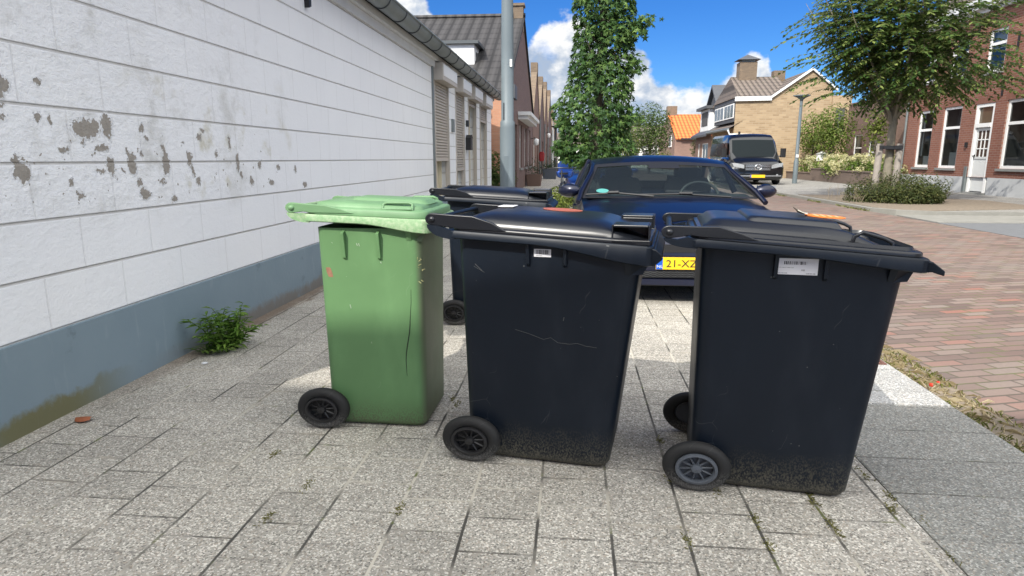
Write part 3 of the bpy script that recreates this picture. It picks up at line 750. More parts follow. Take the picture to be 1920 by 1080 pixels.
# wall lanterns, letterbox, planters
def lantern(y_, z_, label):
    l = thing('wall_lantern', label, 'wall lamp', (XH, y_, z_))
    b = MB(); b.tube([(XH, y_, z_ + .12), (XH + .22, y_, z_ + .17), (XH + .30, y_, z_ + .12)], .02, 6); b.build('bracket', BLACKI, l)
    b = MB(); b.lathe_z([(.05, -.22), (.10, -.16), (.12, 0), (.10, .1), (.02, .14)], (XH + .30, y_, z_), 12, 1.2); b.build('lamp_shade', WHITEP, l, smooth=60)
lantern(34.3, 2.18, 'white globe wall lantern on the dark-roofed house')
lantern(51.5, 3.1, 'white wall lantern high on the third gabled house')
lb = thing('letter_box', 'red oval letterbox on a short post by the dark brick house', 'letterbox', (-2.0, 41.5, 0))
b = MB(); b.rings([rrect(-2.0 - w_, -2.0 + w_, 41.42, 41.6, .07, z_) for w_, z_ in ((.10, 1.12), (.17, 1.2), (.18, 1.6), (.11, 1.72))], True, True); b.build('box', simple('letterbox_red', (.26, .015, .015), .4), lb, smooth=50)
b = MB(); b.tube([(-2.0, 41.5, 0), (-2.0, 41.5, 1.13)], .03, 8); b.build('post', DARKM, lb)


def leaves(mb, pts, size, shape='quad', normal=None, jitter=1.0, rng=random):
    """scatter leaf faces round the given points"""
    for p, nrm in pts:
        n = Vector(nrm) + Vector((rng.gauss(0, 1), rng.gauss(0, 1), rng.gauss(0, 1))) * .45 * jitter
        n = n.normalized() if n.length > 1e-4 else Vector((0, 0, 1))
        a = n.orthogonal().normalized(); a.rotate(Matrix.Rotation(rng.uniform(0, 6.28), 3, n)); bb = n.cross(a)
        s = size * rng.uniform(.7, 1.25); p = Vector(p)
        if shape == 'star':
            vs = [tuple(p + n * s * .06)]
            for k in range(10):
                ang = 2 * pi * k / 10; r_ = s * (.5 if k % 2 == 0 else .2)
                if k == 0: r_ *= 1.15
                q = p + a * cos(ang) * r_ + bb * sin(ang) * r_ - n * (r_ * .22); vs.append(tuple(q))
            mb.add(vs, [(0, 1 + k, 1 + (k + 1) % 10) for k in range(10)])
        else:
            w = s * .42
            mb.add([tuple(p - a * s * .5), tuple(p + bb * w * .5 + n * s * .05), tuple(p + a * s * .5 - n * s * .08), tuple(p - bb * w * .5 + n * s * .05)], [(0, 1, 2, 3)])


def blob_points(n, c, r, rng=random, power=.5, lumps=9, lump=.28, flat_bottom=None):
    """points in a lumpy ellipsoid, denser outward"""
    L = []
    for _ in range(lumps):
        v = Vector((rng.gauss(0, 1), rng.gauss(0, 1), rng.gauss(0, 1))).normalized(); L.append((v, rng.uniform(-.6, 1) * lump))
    out = []
    while len(out) < n:
        v = Vector((rng.gauss(0, 1), rng.gauss(0, 1), rng.gauss(0, 1))).normalized()
        k = 1 + sum(a * max(0, v.dot(q)) ** 6 for q, a in L)
        rr = rng.random() ** power * k
        p = Vector((c[0] + v.x * r[0] * rr, c[1] + v.y * r[1] * rr, c[2] + v.z * r[2] * rr))
        if flat_bottom is not None and p.z < flat_bottom: continue
        out.append((p, (v.x * .8, v.y * .8, v.z * .8 + .5)))
    return out


LEAF_G = leaf_mat('shrub_leaf', (.025, .05, .012), (.06, .105, .022), (.14, .19, .05))
LEAF_Y = leaf_mat('yellow_green_leaf', (.05, .075, .012), (.12, .16, .025), (.24, .27, .06))
LEAF_D = leaf_mat('far_dark_leaf', (.012, .03, .012), (.03, .06, .022), (.07, .11, .04))
LEAF_O = leaf_mat('olive_leaf', (.04, .05, .03), (.09, .105, .065), (.16, .18, .12))
LEAF_R = leaf_mat('russet_shrub_leaf', (.03, .045, .014), (.075, .10, .03), (.16, .16, .06))
SWEET = leaf_mat('sweetgum_leaf', (.020, .052, .014), (.052, .115, .028), (.15, .24, .06), gloss=.45, trans=.3)
ZELK = leaf_mat('street_tree_leaf', (.028, .066, .018), (.075, .14, .034), (.24, .29, .085), gloss=.4, trans=.38)


def bush(name, label, c, r, n, size, m, stem=True, flat=None, cat='shrub', group=None, power=.45, seed=1):
    rng = random.Random(seed); o = thing(name, label, cat, (c[0], c[1], 0), group=group)
    b = MB(); leaves(b, blob_points(n, c, r, rng, power, flat_bottom=.02 if flat is None else flat), size, rng=rng); b.build('foliage', m, o)
    if stem:
        b = MB()
        for k in range(5):
            a = rng.uniform(0, 6.28); b.tube([(c[0], c[1], 0), (c[0] + cos(a) * r[0] * .3, c[1] + sin(a) * r[1] * .3, c[2] * .6), (c[0] + cos(a) * r[0] * .6, c[1] + sin(a) * r[1] * .6, c[2])], [.03, .02, .008], 5)
        b.build('stem', BARKD, o)
    return o


bush('shrub', 'leafy green shrub growing against the orange brick side wall', (-2.65, 21.3, .75), (.75, .5, .85), 900, .16, LEAF_G, seed=4)
def planter(x, y, w, h, label, m, fol, fm, seed):
    p = thing('planter', label, 'planter', (x, y, 0))
    b = MB(); b.rings([rrect(x - w * k, x + w * k, y - w * k, y + w * k, .05, z_) for k, z_ in ((.42, .0), (.5, h), (.44, h), (.42, h - .06))], True, True); b.build('pot', m, p)
    rng = random.Random(seed); b = MB(); leaves(b, blob_points(260, (x, y, h + fol * .6), (w * .75, w * .75, fol), rng), .11, rng=rng); b.build('foliage', fm, p)
planter(-1.85, 31.0, .75, .55, 'brown planter with a grey-green bush beside the brick house door', simple('planter_brown', (.14, .09, .07), .8), .45, LEAF_O, 3)
planter(-1.5, 42.0, .95, .65, 'slate-grey planter with a small dark plant on the far left pavement', simple('planter_slate', (.07, .08, .10), .7), .25, LEAF_D, 5)
planter(-1.55, 52.0, .9, .6, 'dark planter with russet bush farther down the left pavement', simple('planter_dark', (.07, .05, .04), .8), .8, LEAF_R, 6)

# ------------------------------------------------------------------ lamp posts
lp = thing('lamp_post', 'tall thick grey-blue lamp post standing behind the rear black bin', 'lamp post', (-1.17, 11.6, 0))
b = MB(); b.lathe_z([(.126, -.02), (.126, .05), (.118, .06), (.118, 1.78), (.113, 1.83), (.112, 1.93), (.096, 1.955), (.093, 3.2), (.080, 4.8), (.07, 8)], (-1.17, 11.6, 0), 28, 1.15); b.build('pole', LAMPG, lp, smooth=40)
b = MB(); b.box(-1.225, -1.145, 11.476, 11.490, .55, 1.35); b.build('access_door', LAMPG, lp, bevel=.004)
b = MB(); b.box(-1.118, -1.08, 11.498, 11.505, 2.85, 2.97); b.build('sticker', WHITEP, lp)
b = MB(); b.box(-1.235, -1.218, 11.503, 11.53, 1.97, 2.25); b.build('scuff_mark', DARKM, lp)
b = MB(); b.tube([(-1.17, 11.6, 7.95), (-1.17, 11.6, 8.2), (-.6, 11.6, 8.3), (.3, 11.6, 8.35)], .05, 8); b.build('arm', LAMPG, lp)
b = MB(); b.rings([rrect(.1, 1.0, 11.45, 11.75, .1, z_) for z_ in (8.27, 8.3, 8.4, 8.44)], True, True); b.build('lamp_head', LAMPG, lp, smooth=40)
def flare_lamp(x, y, h, label, rtop, m=LAMPG, k=1.0):
    l = thing('street_lamp', label, 'street lamp', (x, y, 0), group='street lamps with flat flared heads')
    b = MB(); b.lathe_z([(.10, -.05), (.10, 1.15), (.075, 1.22), (.06, h - .30)], (x, y, 0), 14, 1.25); b.build('pole', m, l, smooth=40)
    b = MB(); b.lathe_z([(.06, h - .30), (.075, h - .22), (.16, h - .14), (rtop, h - .04), (rtop, h), (rtop * .6, h + .015)], (x, y, 0), 24, 1.25); b.build('lamp_head', m, l, smooth=40)
    b = MB(); b.box(x - .07, x + .06, y - .105, y - .095, 1.35, 1.5); b.build('number_plate', WHITEP, l)
flare_lamp(11.69, 35.6, 4.5, 'street lamp with flared dish head on the far right pavement beside the black van', .34)
flare_lamp(-1.5, 54, 3.9, 'distant slim street lamp on the left pavement', .3, DARKM)
# ------------------------------------------------------------------ red-brick house on the right
XR = 14.9; RY0, RY1, RH = 14.0, 31.25, 6.62
rh = thing('red_brick_house', 'two-storey red brick house with pale plinth, white windows and grey door', 'house', (XR, RY0, 0))
def oy(y): return RY1 - y          # wall origin at the far end, running towards the camera
A_, N_ = (0, -1, 0), (-1, 0, 0)
ops = {'w1': (oy(30.19), oy(29.04), .93, 3.28), 'w2': (oy(28.32), oy(27.06), .92, 3.30), 'd': (oy(26.19), oy(25.08), .06, 3.26), 'w3': (oy(24.44), oy(22.4), .95, 3.28), 'w4': (oy(20.6), oy(18.6), .95, 3.28),
       'u1': (oy(28.3), oy(27.15), 4.42, 5.74), 'u2': (oy(25.99), oy(24.95), 4.34, 5.81), 'u3': (oy(23.2), oy(22.1), 4.38, 5.81), 'u4': (oy(20.2), oy(19.1), 4.38, 5.81), 'u0': (oy(30.3), oy(29.3), 4.42, 5.74)}
b = MB()
hz = [(q[0], q[1], max(0, q[2] - .62), q[3] - .62) for q in ops.values()]
wall_holes(b, (XR, RY1, .62), A_, N_, RY1 - RY0, RH - .62, hz, .13)
b.quad((XR + 8, RY1, 0), (XR, RY1, 0), (XR, RY1, RH), (XR + 8, RY1, RH)); b.quad((XR, RY0, 0), (XR + 8, RY0, 0), (XR + 8, RY0, RH), (XR, RY0, RH)); b.quad((XR + 8, RY0, 0), (XR + 8, RY1, 0), (XR + 8, RY1, RH), (XR + 8, RY0, RH))
b.build('wall', REDB, rh)
b = MB(); b.box(XR - .02, XR + 8, RY1 - oy(26.19) + .16, RY1 + .015, -.05, .618); b.box(XR - .02, XR + 8, RY0 - .01, RY1 - oy(25.08) - .16, -.05, .618); b.box(XR + .13, XR + .2, 24.9, 26.4, -.05, .618); b.build('plinth', GREYPL, rh)
for k in ('w1', 'w2', 'w3', 'w4', 'u0', 'u1', 'u2', 'u3', 'u4'):
    a0, a1, z0, z1 = ops[k]; hh = z1 - z0; w = a1 - a0
    cur = {'w3': [(.45, 1.0, .35, 1.0)], 'u1': [(0, .3, 0, 1), (.72, 1, 0, 1)], 'u2': [(0, 1, .55, 1)], 'w1': [(.3, .7, .04, .2), (0, .16, .2, 1)], 'w2': [(.35, .75, .04, .26), (.84, 1, .2, 1)]}.get(k)
    window(rh, (XR, RY1 - a0, z0), A_, N_, w, hh, depth=.07, fr=.10, bars_z=(hh * .66,), curtain=cur, back=LININ)
# soldier course arches over the openings
LINT = brick('lintel_brick', (.16, .055, .038), (.21, .085, .055), (.19, .15, .12), 'yz', bw=.065, bh=.22)
for k in ('w1', 'w2', 'w3', 'w4', 'd'):
    a0, a1, z0, z1 = ops[k]; b = MB(); b.box(XR - .006, XR + .05, RY1 - a1 - .10, RY1 - a0 + .10, z1 + .004, z1 + .22); b.build('lintel', LINT, rh)
a0, a1, z0, z1 = ops['d']; yd1, yd0 = RY1 - a0, RY1 - a1
b = MB()
fx0, fx1 = XR + .02, XR + .14
b.box(fx0, fx1, yd1 - .13, yd1, .06, z1); b.box(fx0, fx1, yd0, yd0 + .13, .06, z1); b.box(fx0, fx1, yd0 + .13, yd1 - .13, z1 - .12, z1); b.box(fx0 - .03, fx1, yd0 + .13, yd1 - .13, 2.42, 2.56)
dr = b.build('door', WHITEP, rh)
b = MB(); b.quad((XR + .10, yd0 + .13, 2.56), (XR + .10, yd1 - .13, 2.56), (XR + .10, yd1 - .13, z1 - .12), (XR + .10, yd0 + .13, z1 - .12)); b.build('fanlight_pane', simple('fanlight_dark', (.10, .075, .05), .15), dr)
b = MB(); L0, L1 = yd0 + .13, yd1 - .13
b.box(XR + .07, XR + .11, L0, L1, .10, 1.33); b.box(XR + .07, XR + .11, L0, L1, 2.30, 2.42); b.box(XR + .07, XR + .11, L0, L0 + .1, 1.33, 2.3); b.box(XR + .07, XR + .11, L1 - .1, L1, 1.33, 2.3)
for k in range(9): b.box(XR + .066, XR + .0699, L0 + .06 + k * .085, L0 + .125 + k * .085, .22, 1.22)
b.box(XR + .05, XR + .07, L0, L1, 1.28, 1.36); b.box(XR + .055, XR + .07, L0, L1, .10, .2)
b.build('door_leaf', DOORG, dr)
b = MB()
for k in (1, 2):
    yy = L0 + .1 + (L1 - L0 - .2) * k / 3; b.box(XR + .072, XR + .1, yy - .02, yy + .02, 1.33, 2.3)
    zz = 1.33 + .97 * k / 3; b.box(XR + .0725, XR + .1, L0 + .1, L1 - .1, zz - .018, zz + .018)
b.build('glazing_bar', WHITEP, dr)
b = MB(); b.quad((XR + .09, L0 + .1, 1.33), (XR + .09, L1 - .1, 1.33), (XR + .09, L1 - .1, 2.3), (XR + .09, L0 + .1, 2.3)); b.build('pane', simple('door_glass', (.07, .045, .035), .12), dr)
b = MB(); b.box(XR + .03, XR + .07, L1 - .09, L1 - .06, 1.30, 1.44); b.box(XR + .02, XR + .035, L1 - .09, L1 + .02, 1.38, 1.405); b.build('handle', DARKM, dr)
b = MB(); b.box(XR - .1, XR + .12, yd0, yd1, -.02, .06); b.build('step', STONE, rh)
b = MB(); b.box(XR - .05, XR + .02, 26.22, 26.36, .0, 1.0); b.build('boot_guard', ZINC, rh)
b = MB(); b.box(XR - .07, XR, 26.40, 26.50, 1.72, 1.9); b.build('doorbell', BLACKI, rh)
for (yy, z0_, z1_) in ((29.35, 3.45, 3.95), (26.75, 3.75, 4.25), (24.78, 3.45, 4.1), (26.6, 5.7, 6.3), (24.3, 4.9, 5.5)):
    b = MB(); b.box(XR - .04, XR - .002, yy - .03, yy + .03, z0_, z1_); b.build('wall_anchor', BLACKI, rh)
b = MB(); b.box(XR - .32, XR + .3, RY0 - .1, RY1 + .1, RH, RH + .10); b.box(XR - .36, XR + .3, RY0 - .1, RY1 + .1, RH + .102, RH + .34); b.box(XR - .12, XR, RY0, RY1, RH - .14, RH - .002); b.build('cornice', FASCIA, rh)
b = MB(); gable_roof_y(b, XR - .3, XR + 8.4, RY0 - .1, RY1 + .1, RH + .36, RH + 3.4); b.build('roof', ROOFB, rh)
b = MB(); b.tube([(XR - .06, RY1 - .12, .1), (XR - .06, RY1 - .12, RH)], .05, 8); b.build('drainpipe', ZINC, rh)

# ------------------------------------------------------------------ dark brick house set back beyond it
XD = 17.5
dh = thing('dark_brick_house', 'low dark purple-brown brick house with latticed frieze behind the hydrangeas', 'house', (XD, 35, 0))
ops = [(1.2, 2.4, .6, 2.75), (3.3, 5.0, .6, 2.3), (5.8, 6.8, .6, 2.3)]
b = MB(); wall_holes(b, (XD, 44.2, 0), A_, N_, 10.0, 4.1, ops, .12); b.quad((XD + 7, 44.2, 0), (XD, 44.2, 0), (XD, 44.2, 4.1), (XD + 7, 44.2, 4.1)); b.quad((XD, 34.2, 0), (XD + 7, 34.2, 0), (XD + 7, 34.2, 4.1), (XD, 34.2, 4.1)); b.build('wall', PURPB, dh)
for (a0, a1, z0, z1) in ops: window(dh, (XD, 44.2 - a0, z0), A_, N_, a1 - a0, z1 - z0, depth=.07, bars_z=((z1 - z0) * .62,), bars_x=() if a1 - a0 < 1.5 else ((a1 - a0) / 2,), curtain=[(0, .35, 0, 1)])
b = MB(); b.box(XD - .03, XD + .3, 40.0, 44.25, 3.05, 3.35); b.build('stone_band', simple('brown_stone', (.13, .09, .07), .8), dh)
b = MB(); b.box(XD - .02, XD + 7, 34.2, 44.25, 4.1, 4.2); b.box(XD - .02, XD + 7, 34.2, 44.25, 4.6, 4.72)
yy = 34.3
while yy < 44.2: b.box(XD - .01, XD + .12, yy, yy + .16, 4.2, 4.6); yy += .36
b.build('parapet', PURPB, dh)
b = MB(); b.box(XD + .125, XD + 6.9, 34.3, 44.1, 4.11, 4.58); b.build('roof', SLATE, dh)
b = MB(); b.quad((XD - .55, 34.9, 0), (XD + .02, 34.9, 0), (XD + .02, 34.9, 4.6), (XD - .55, 34.9, 4.6)); b.box(XD - .55, XD - .004, 34.92, 37.1, 0, 4.6); b.build('side_bay', BROWNB, dh)

# ------------------------------------------------------------------ beige brick house with the gable towards us
XB, YB = 10.6, 45.0
bh = thing('beige_brick_house', 'beige brick house with big gable end, brown tiled roof and capped chimney', 'house', (XB, YB, 0))
gp = [(XB, 0), (16.7, 0), (16.7, 5.75), (15.3, 6.85), (12.85, 5.15), (XB, 5.12)]
b = MB(); b.add([(x_, YB, z_) for x_, z_ in gp], [(0, 1, 2, 3, 4, 5)]); b.build('gable_wall', BEIGEX, bh)
b = MB(); b.quad((XB, 51.9, 0), (XB, YB, 0), (XB, YB, 3.3), (XB, 51.9, 3.3)); b.build('front_wall', BEIGEY, bh)
b = MB(); b.quad((16.7, YB, 0), (16.7, 52, 0), (16.7, 52, 5.8), (16.7, YB, 5.8)); b.build('side_wall', BEIGEY, bh)
b = MB(); b.add([(XB - .35, YB - .1, 3.25), (XB - .35, 51.9, 3.25), (XB + .9, 51.9, 4.0), (XB + .9, YB + .02, 4.0), (XB - .35, YB - .1, 3.1), (XB - .35, 51.9, 3.1)], [(0, 1, 2, 3), (0, 4, 5, 1)]); b.build('lower_roof', ROOFB, bh)
b = MB(); b.tube([(XB - .42, YB - .1, 3.2), (XB - .42, 51.9, 3.2)], .09, 8); b.build('gutter', ZINC, bh)
b = MB(); b.tube([(XB - .42, YB - .1, 3.15), (XB - .3, YB - .15, 2.85), (XB + 1.1, YB - .15, 2.85), (XB + 1.1, YB - .15, 2.2)], .06, 8); b.build('drainpipe', WHITEP, bh)
b = MB(); b.box(XB - .02, XB + 2.8, YB + .1, 51.5, 4.96, 5.2); b.box(XB + .02, XB + .3, YB + .15, 51.4, 3.7, 4.96); dmo = b.build('dormer', SLATE, bh)
for (p, q) in ((45.4, 48.0), (48.3, 51.2)):
    b = MB(); b.box(XB - .03, XB + .018, p, q, 3.95, 4.9); w_ = b.build('window', WHITEP, dmo)
    b = MB()
    for k in range(3): b.box(XB - .036, XB - .031, p + .08 + k * (q - p) / 3, p + (k + 1) * (q - p) / 3 - .05, 4.03, 4.82)
    b.build('pane', simple('dormer_glass', (.12, .14, .15), .1), w_)
b = MB()
b.add([(XB - .1, YB - .15, 5.22), (12.85, YB - .15, 5.25), (15.3, YB - .15, 6.98), (16.95, YB - .15, 5.66), (XB - .1, 52, 5.22), (12.85, 52, 5.25), (15.3, 52, 6.98), (16.95, 52, 5.66)], [(0, 1, 5, 4), (1, 2, 6, 5), (2, 3, 7, 6)])
rf = b.build('roof', ROOFB, bh)
b = MB()
def strip(p0, p1, w=.2):
    b.add([(p0[0], YB - .17, p0[1]), (p1[0], YB - .17, p1[1]), (p1[0], YB - .17, p1[1] - w), (p0[0], YB - .17, p0[1] - w), (p0[0], YB + .03, p0[1] + .02), (p1[0], YB + .03, p1[1] + .02), (p1[0], YB + .03, p1[1] - w), (p0[0], YB + .03, p0[1] - w)], [(0, 1, 2, 3), (0, 4, 5, 1), (3, 2, 6, 7)])
strip((XB - .1, 5.27), (12.85, 5.30), .28); strip((12.85, 5.30), (15.3, 7.03), .13); strip((15.3, 7.03), (16.95, 5.71), .13)
b.build('bargeboard', FASCIA, rf)
b = MB(); b.add([(XB + .3, 45.6, 5.2), (14.6, 45.6, 5.2), (14.6, 50, 7.1), (XB + .7, 50, 7.1), (14.6, 54, 5.2), (XB + .3, 54, 5.2)], [(0, 1, 2, 3), (3, 2, 4, 5), (0, 3, 5), (1, 4, 2)]); b.build('main_roof', ROOFB, bh)
b = MB(); b.box(11.75, 12.95, 49.3, 50.3, 6.4, 8.05); ch = b.build('chimney', CHIMB, bh)
b = MB(); b.add([(11.55, 49.1, 8.2), (13.15, 49.1, 8.2), (13.15, 50.5, 8.2), (11.55, 50.5, 8.2), (12.35, 49.8, 8.62)], [(0, 1, 4), (1, 2, 4), (2, 3, 4), (3, 0, 4), (3, 2, 1, 0)]); b.build('cap', SLATE, ch)
b = MB(); b.box(11.9, 12.8, 49.4, 50.2, 8.05, 8.2); b.box(11.65, 13.05, 49.22, 49.29, 6.35, 6.75); b.build('flashing', ZINC, ch)
b = MB(); b.box(14.4, 15.2, 50.2, 50.9, 6.6, 7.55); b.build('chimney', CHIMB, bh)
b = MB(); b.box(16.705, 17.9, 44.9, 50, 0, 5.3); b.build('side_wing', BEIGEX, bh)
b = MB(); b.box(16.95, 17.5, 44.86, 44.895, 3.0, 4.5); b.build('wing_window', DARKIN, bh)

# ------------------------------------------------------------------ next house down the right side
nh = thing('brick_house', 'brown brick house with black gable roof and white boarded dormer beyond the van', 'house', (XB, 52, 0))
b = MB(); ops = [(58.5 - 57.3, 58.5 - 56.6, .1, 2.5), (58.5 - 55.6, 58.5 - 53.2, .6, 2.5)]
wall_holes(b, (XB, 58.5, 0), A_, N_, 6.5, 3.2, ops, .1); b.quad((XB + 7, 58.5, 0), (XB, 58.5, 0), (XB, 58.5, 3.2), (XB + 7, 58.5, 3.2)); b.build('wall', BROWNB, nh)
for (a0, a1, z0, z1) in ops: window(nh, (XB, 58.5 - a0, z0), A_, N_, a1 - a0, z1 - z0, depth=.06, bars_x=((a1 - a0) / 2,))
b = MB(); b.add([(XB - .4, 52, 3.15), (XB - .4, 58.7, 3.15), (XB + 1.0, 58.7, 4.0), (XB + 1.0, 52, 4.0), (XB - .4, 52, 2.98), (XB - .4, 58.7, 2.98)], [(0, 1, 2, 3), (0, 4, 5, 1)]); b.build('lower_roof', SLATE, nh)
b = MB(); b.box(XB + .15, XB + 3, 54.0, 57.6, 3.5, 5.2); dmo = b.build('dormer', WHITEP, nh)
b = MB(); b.box(XB - .2, XB + 3, 53.7, 57.9, 5.2, 5.42); b.build('flat_roof', SLATE, dmo)
b = MB(); b.box(XB + .12, XB + .149, 54.6, 57.0, 3.9, 5.0); b.build('window', DARKIN, dmo)
b = MB(); b.box(XB + 1.0, XB + 1.1, 53.97, 53.998, 3.6, 5.1); b.build('board_trim', FASCIA, dmo)
b = MB(); gable_roof_x(b, XB + .6, XB + 9, 51.5, 60.5, 3.6, 7.2, .2); b.add([(XB + .9, 51.7, 3.6), (XB + .9, 60.3, 3.6), (XB + .9, 56, 7.1)], [(0, 1, 2)]); b.build('gable_roof', SLATE, nh)

# ------------------------------------------------------------------ orange roofed house at the bend, and pale houses behind the trees
oh = thing('brick_house', 'brick house with bright orange tiled roof where the street bends', 'house', (11.3, 75, 0))
b = MB(); b.quad((11.3, 75, 0), (22, 75, 0), (22, 75, 3.6), (11.3, 75, 3.6)); b.build('front_wall', BROWNX, oh)
b = MB(); b.add([(11.3, 75, 0), (11.3, 89, 0), (11.3, 89, 3.6), (11.3, 82, 6.5), (11.3, 75, 3.6)], [(0, 1, 2, 3, 4)]); b.build('gable_wall', BROWNB, oh)
b = MB(); gable_roof_x(b, 11.35, 22.2, 74.7, 89.3, 3.5, 6.55); b.build('roof', ROOFO, oh)
b = MB(); b.box(11.25, 12.4, 81.6, 82.8, 5.8, 7.5); b.build('chimney', CHIMB, oh)
b = MB(); b.box(11.9, 22.2, 74.55, 74.7, 3.36, 3.52); b.build('gutter', DARKM, oh)
window(oh, (12.9, 75, .6), (1, 0, 0), (0, -1, 0), 2.0, 1.75, depth=.05, bars_x=(1.0,), bars_z=(1.1,))
b = MB(); b.box(11.2, 11.29, 77.2, 79, 2.6, 3.9); w_ = b.build('window', WHITEP, oh)
b = MB(); b.box(11.19, 11.199, 77.4, 78.8, 2.7, 3.8); b.build('pane', DARKIN, w_)
wh = thing('white_house', 'white rendered house with grey roof half hidden by the street trees', 'house', (8, 95, 0))
b = MB(); b.box(7.6, 16, 95, 104, 0, 3.3); b.build('wall', WHITER, wh)
b = MB(); gable_roof_x(b, 7.4, 16.2, 94.6, 104.4, 3.3, 6.0); b.build('roof', ROOFB, wh)
for k in range(4):
    b = MB(); b.box(8.6 + k * 1.3, 9.3 + k * 1.3, 94.93, 94.99, .6, 2.5); b.build('window', DARKIN, wh)

# ------------------------------------------------------------------ tall house behind the camera whose shadow covers the foreground
kh = thing('corner_house', 'tall brick corner house standing across the lane behind the bins', 'house', (-1.0, -4.0, 0))
KY, KH, KX = -4.35, 7.75, -1.15
ops = [(1.5, 2.9, .8, 2.6), (4.5, 5.9, .8, 2.6), (1.6, 2.8, 3.9, 5.6), (4.6, 5.8, 3.9, 5.6), (8, 9.4, .8, 2.6), (8, 9.2, 3.9, 5.6)]
b = MB(); wall_holes(b, (KX, KY, 0), (-1, 0, 0), (0, 1, 0), 14, KH - .1, ops, .12)
b.quad((KX, KY, 0), (KX, KY - 9, 0), (KX, KY - 9, KH - .1), (KX, KY, KH - .1)); b.build('wall', REDBX, kh)
for (a0, a1, z0, z1) in ops: window(kh, (KX - a0, KY, z0), (-1, 0, 0), (0, 1, 0), a1 - a0, z1 - z0, bars_z=((z1 - z0) * .66,))
b = MB(); b.box(KX - 14, KX + .1, KY - 9.2, KY + .02, KH - .1, KH); b.build('cornice', FASCIA, kh)
b = MB(); b.add([(KX - 14, KY, KH), (KX, KY, KH), (KX - 3, KY - 4.5, KH + 2.2), (KX - 11, KY - 4.5, KH + 2.2), (KX, KY - 9, KH), (KX - 14, KY - 9, KH)], [(0, 1, 2, 3), (1, 4, 2), (4, 5, 3, 2), (5, 0, 3)]); b.build('roof', ROOFB, kh)
# ------------------------------------------------------------------ garden wall, hydrangeas, shrubs on the right
gw = thing('garden_wall', 'low dark brick garden wall stepping along the far pavement below the hydrangeas', 'garden wall', (14.25, 31.4, 0))
b = MB()
for (y0_, y1_, h_) in ((30.3, 36.6, .62), (36.6, 38.4, .42), (38.4, 40.6, .68), (40.6, 45.5, .42)):
    b.box(14.2, 14.45, y0_ + .003, y1_, 0, h_)
b.build('wall', GWALL, gw)
b = MB()
for (y0_, y1_, h_) in ((30.3, 36.6, .62), (36.6, 38.4, .42), (38.4, 40.6, .68), (40.6, 45.5, .42)):
    b.box(14.16, 14.49, y0_ + .003, y1_, h_ + .002, h_ + .06)
b.build('coping', GWALL, gw)
BLOOM = leaf_mat('hydrangea_bloom', (.36, .36, .15), (.56, .52, .29), (.64, .61, .42), gloss=.8, trans=.3)
HYD = leaf_mat('hydrangea_leaf', (.045, .085, .012), (.11, .18, .025), (.22, .30, .06))
hyl = ['hydrangea bush with cream blooms nearest the red brick house corner', 'hydrangea bush full of cream blooms behind the tree stakes', 'hydrangea bush with cream blooms in front of the white window', 'hydrangea bush whose blooms droop over the low stretch of garden wall',
       'hydrangea bush with big cream blooms under the two small garden trees', 'hydrangea bush with cream blooms beside the street lamp pole']
rng = random.Random(21)
for i, yy in enumerate((31.9, 34.0, 36.1, 37.9, 40.2, 42.9)):
    o = thing('hydrangea', hyl[i], 'hydrangea', (15.0, yy, 0), group='hydrangeas behind the garden wall')
    cx = 15.0 if i != 3 else 14.7; hz_ = .95
    b = MB(); leaves(b, blob_points(520, (cx, yy, hz_ * .75), (.85, 1.2, .75), rng, .5, flat_bottom=.15), .2, rng=rng); b.build('foliage', HYD, o)
    b = MB()
    for k in range(30):
        a = rng.uniform(0, 6.28); e = rng.uniform(-.25, 1.2)
        c = (cx + cos(a) * cos(e) * .85, yy + sin(a) * cos(e) * 1.2, hz_ * .75 + sin(e) * .78)
        if i == 3 and k < 9: c = (14.05 + rng.uniform(-.1, .3), yy - .9 + rng.uniform(-.5, .5), rng.uniform(.3, 1.0))
        if i == 4 and k < 4: continue
        r_ = rng.uniform(.10, .20)
        q_ = []
        for m_ in range(34):
            v = Vector((rng.gauss(0, 1), rng.gauss(0, 1), rng.gauss(0, 1))).normalized(); q_.append((Vector(c) + Vector((v.x * r_ * 1.2, v.y * r_, v.z * r_ * .9)), v))
        leaves(b, q_, .13, rng=rng, jitter=.6)
    b.build('blossoms', BLOOM, o)
def small_tree(x, y, zb, c, r, n, size, m, label, trunk_r=.06, seed=1, group=None, name='garden_tree', cat='tree', power=.42, lump=.3):
    rng = random.Random(seed); o = thing(name, label, cat, (x, y, 0), group=group)
    b = MB(); leaves(b, blob_points(n, c, r, rng, power, 12, lump), size, rng=rng); b.build('crown', m, o)
    b = MB(); b.tube([(x, y, 0), (x + .02, y, zb), (c[0], c[1], c[2])], [trunk_r, trunk_r * .85, trunk_r * .3], 8, 1.2)
    for k in range(7):
        a = rng.uniform(0, 6.28); z0_ = zb + (c[2] - zb) * rng.uniform(-.1, .6)
        b.tube([(x, y, z0_), (c[0] + cos(a) * r[0] * .6, c[1] + sin(a) * r[1] * .6, z0_ + r[2] * .5)], [trunk_r * .5, trunk_r * .12], 5)
    b.build('trunk', BARKD, o, smooth=60)
    return o
GARDL = leaf_mat('garden_tree_leaf', (.05, .085, .014), (.125, .185, .03), (.24, .29, .07))
small_tree(15.05, 43.0, 1.45, (15.05, 43.0, 2.75), (1.05, .9, 1.35), 1700, .2, GARDL, 'small bushy garden tree on a stem nearest the street lamp', seed=31)
small_tree(15.5, 41.0, 1.4, (15.5, 41.0, 2.9), (1.2, .9, 1.65), 2000, .2, GARDL, 'taller bushy garden tree on a stem in front of the beige wing', seed=32)
small_tree(15.7, 35.9, 1.3, (15.7, 35.9, 2.9), (.75, .7, 1.35), 560, .2, LEAF_Y, 'thin yellow-green garden tree behind the street tree trunk', seed=33, power=.6)
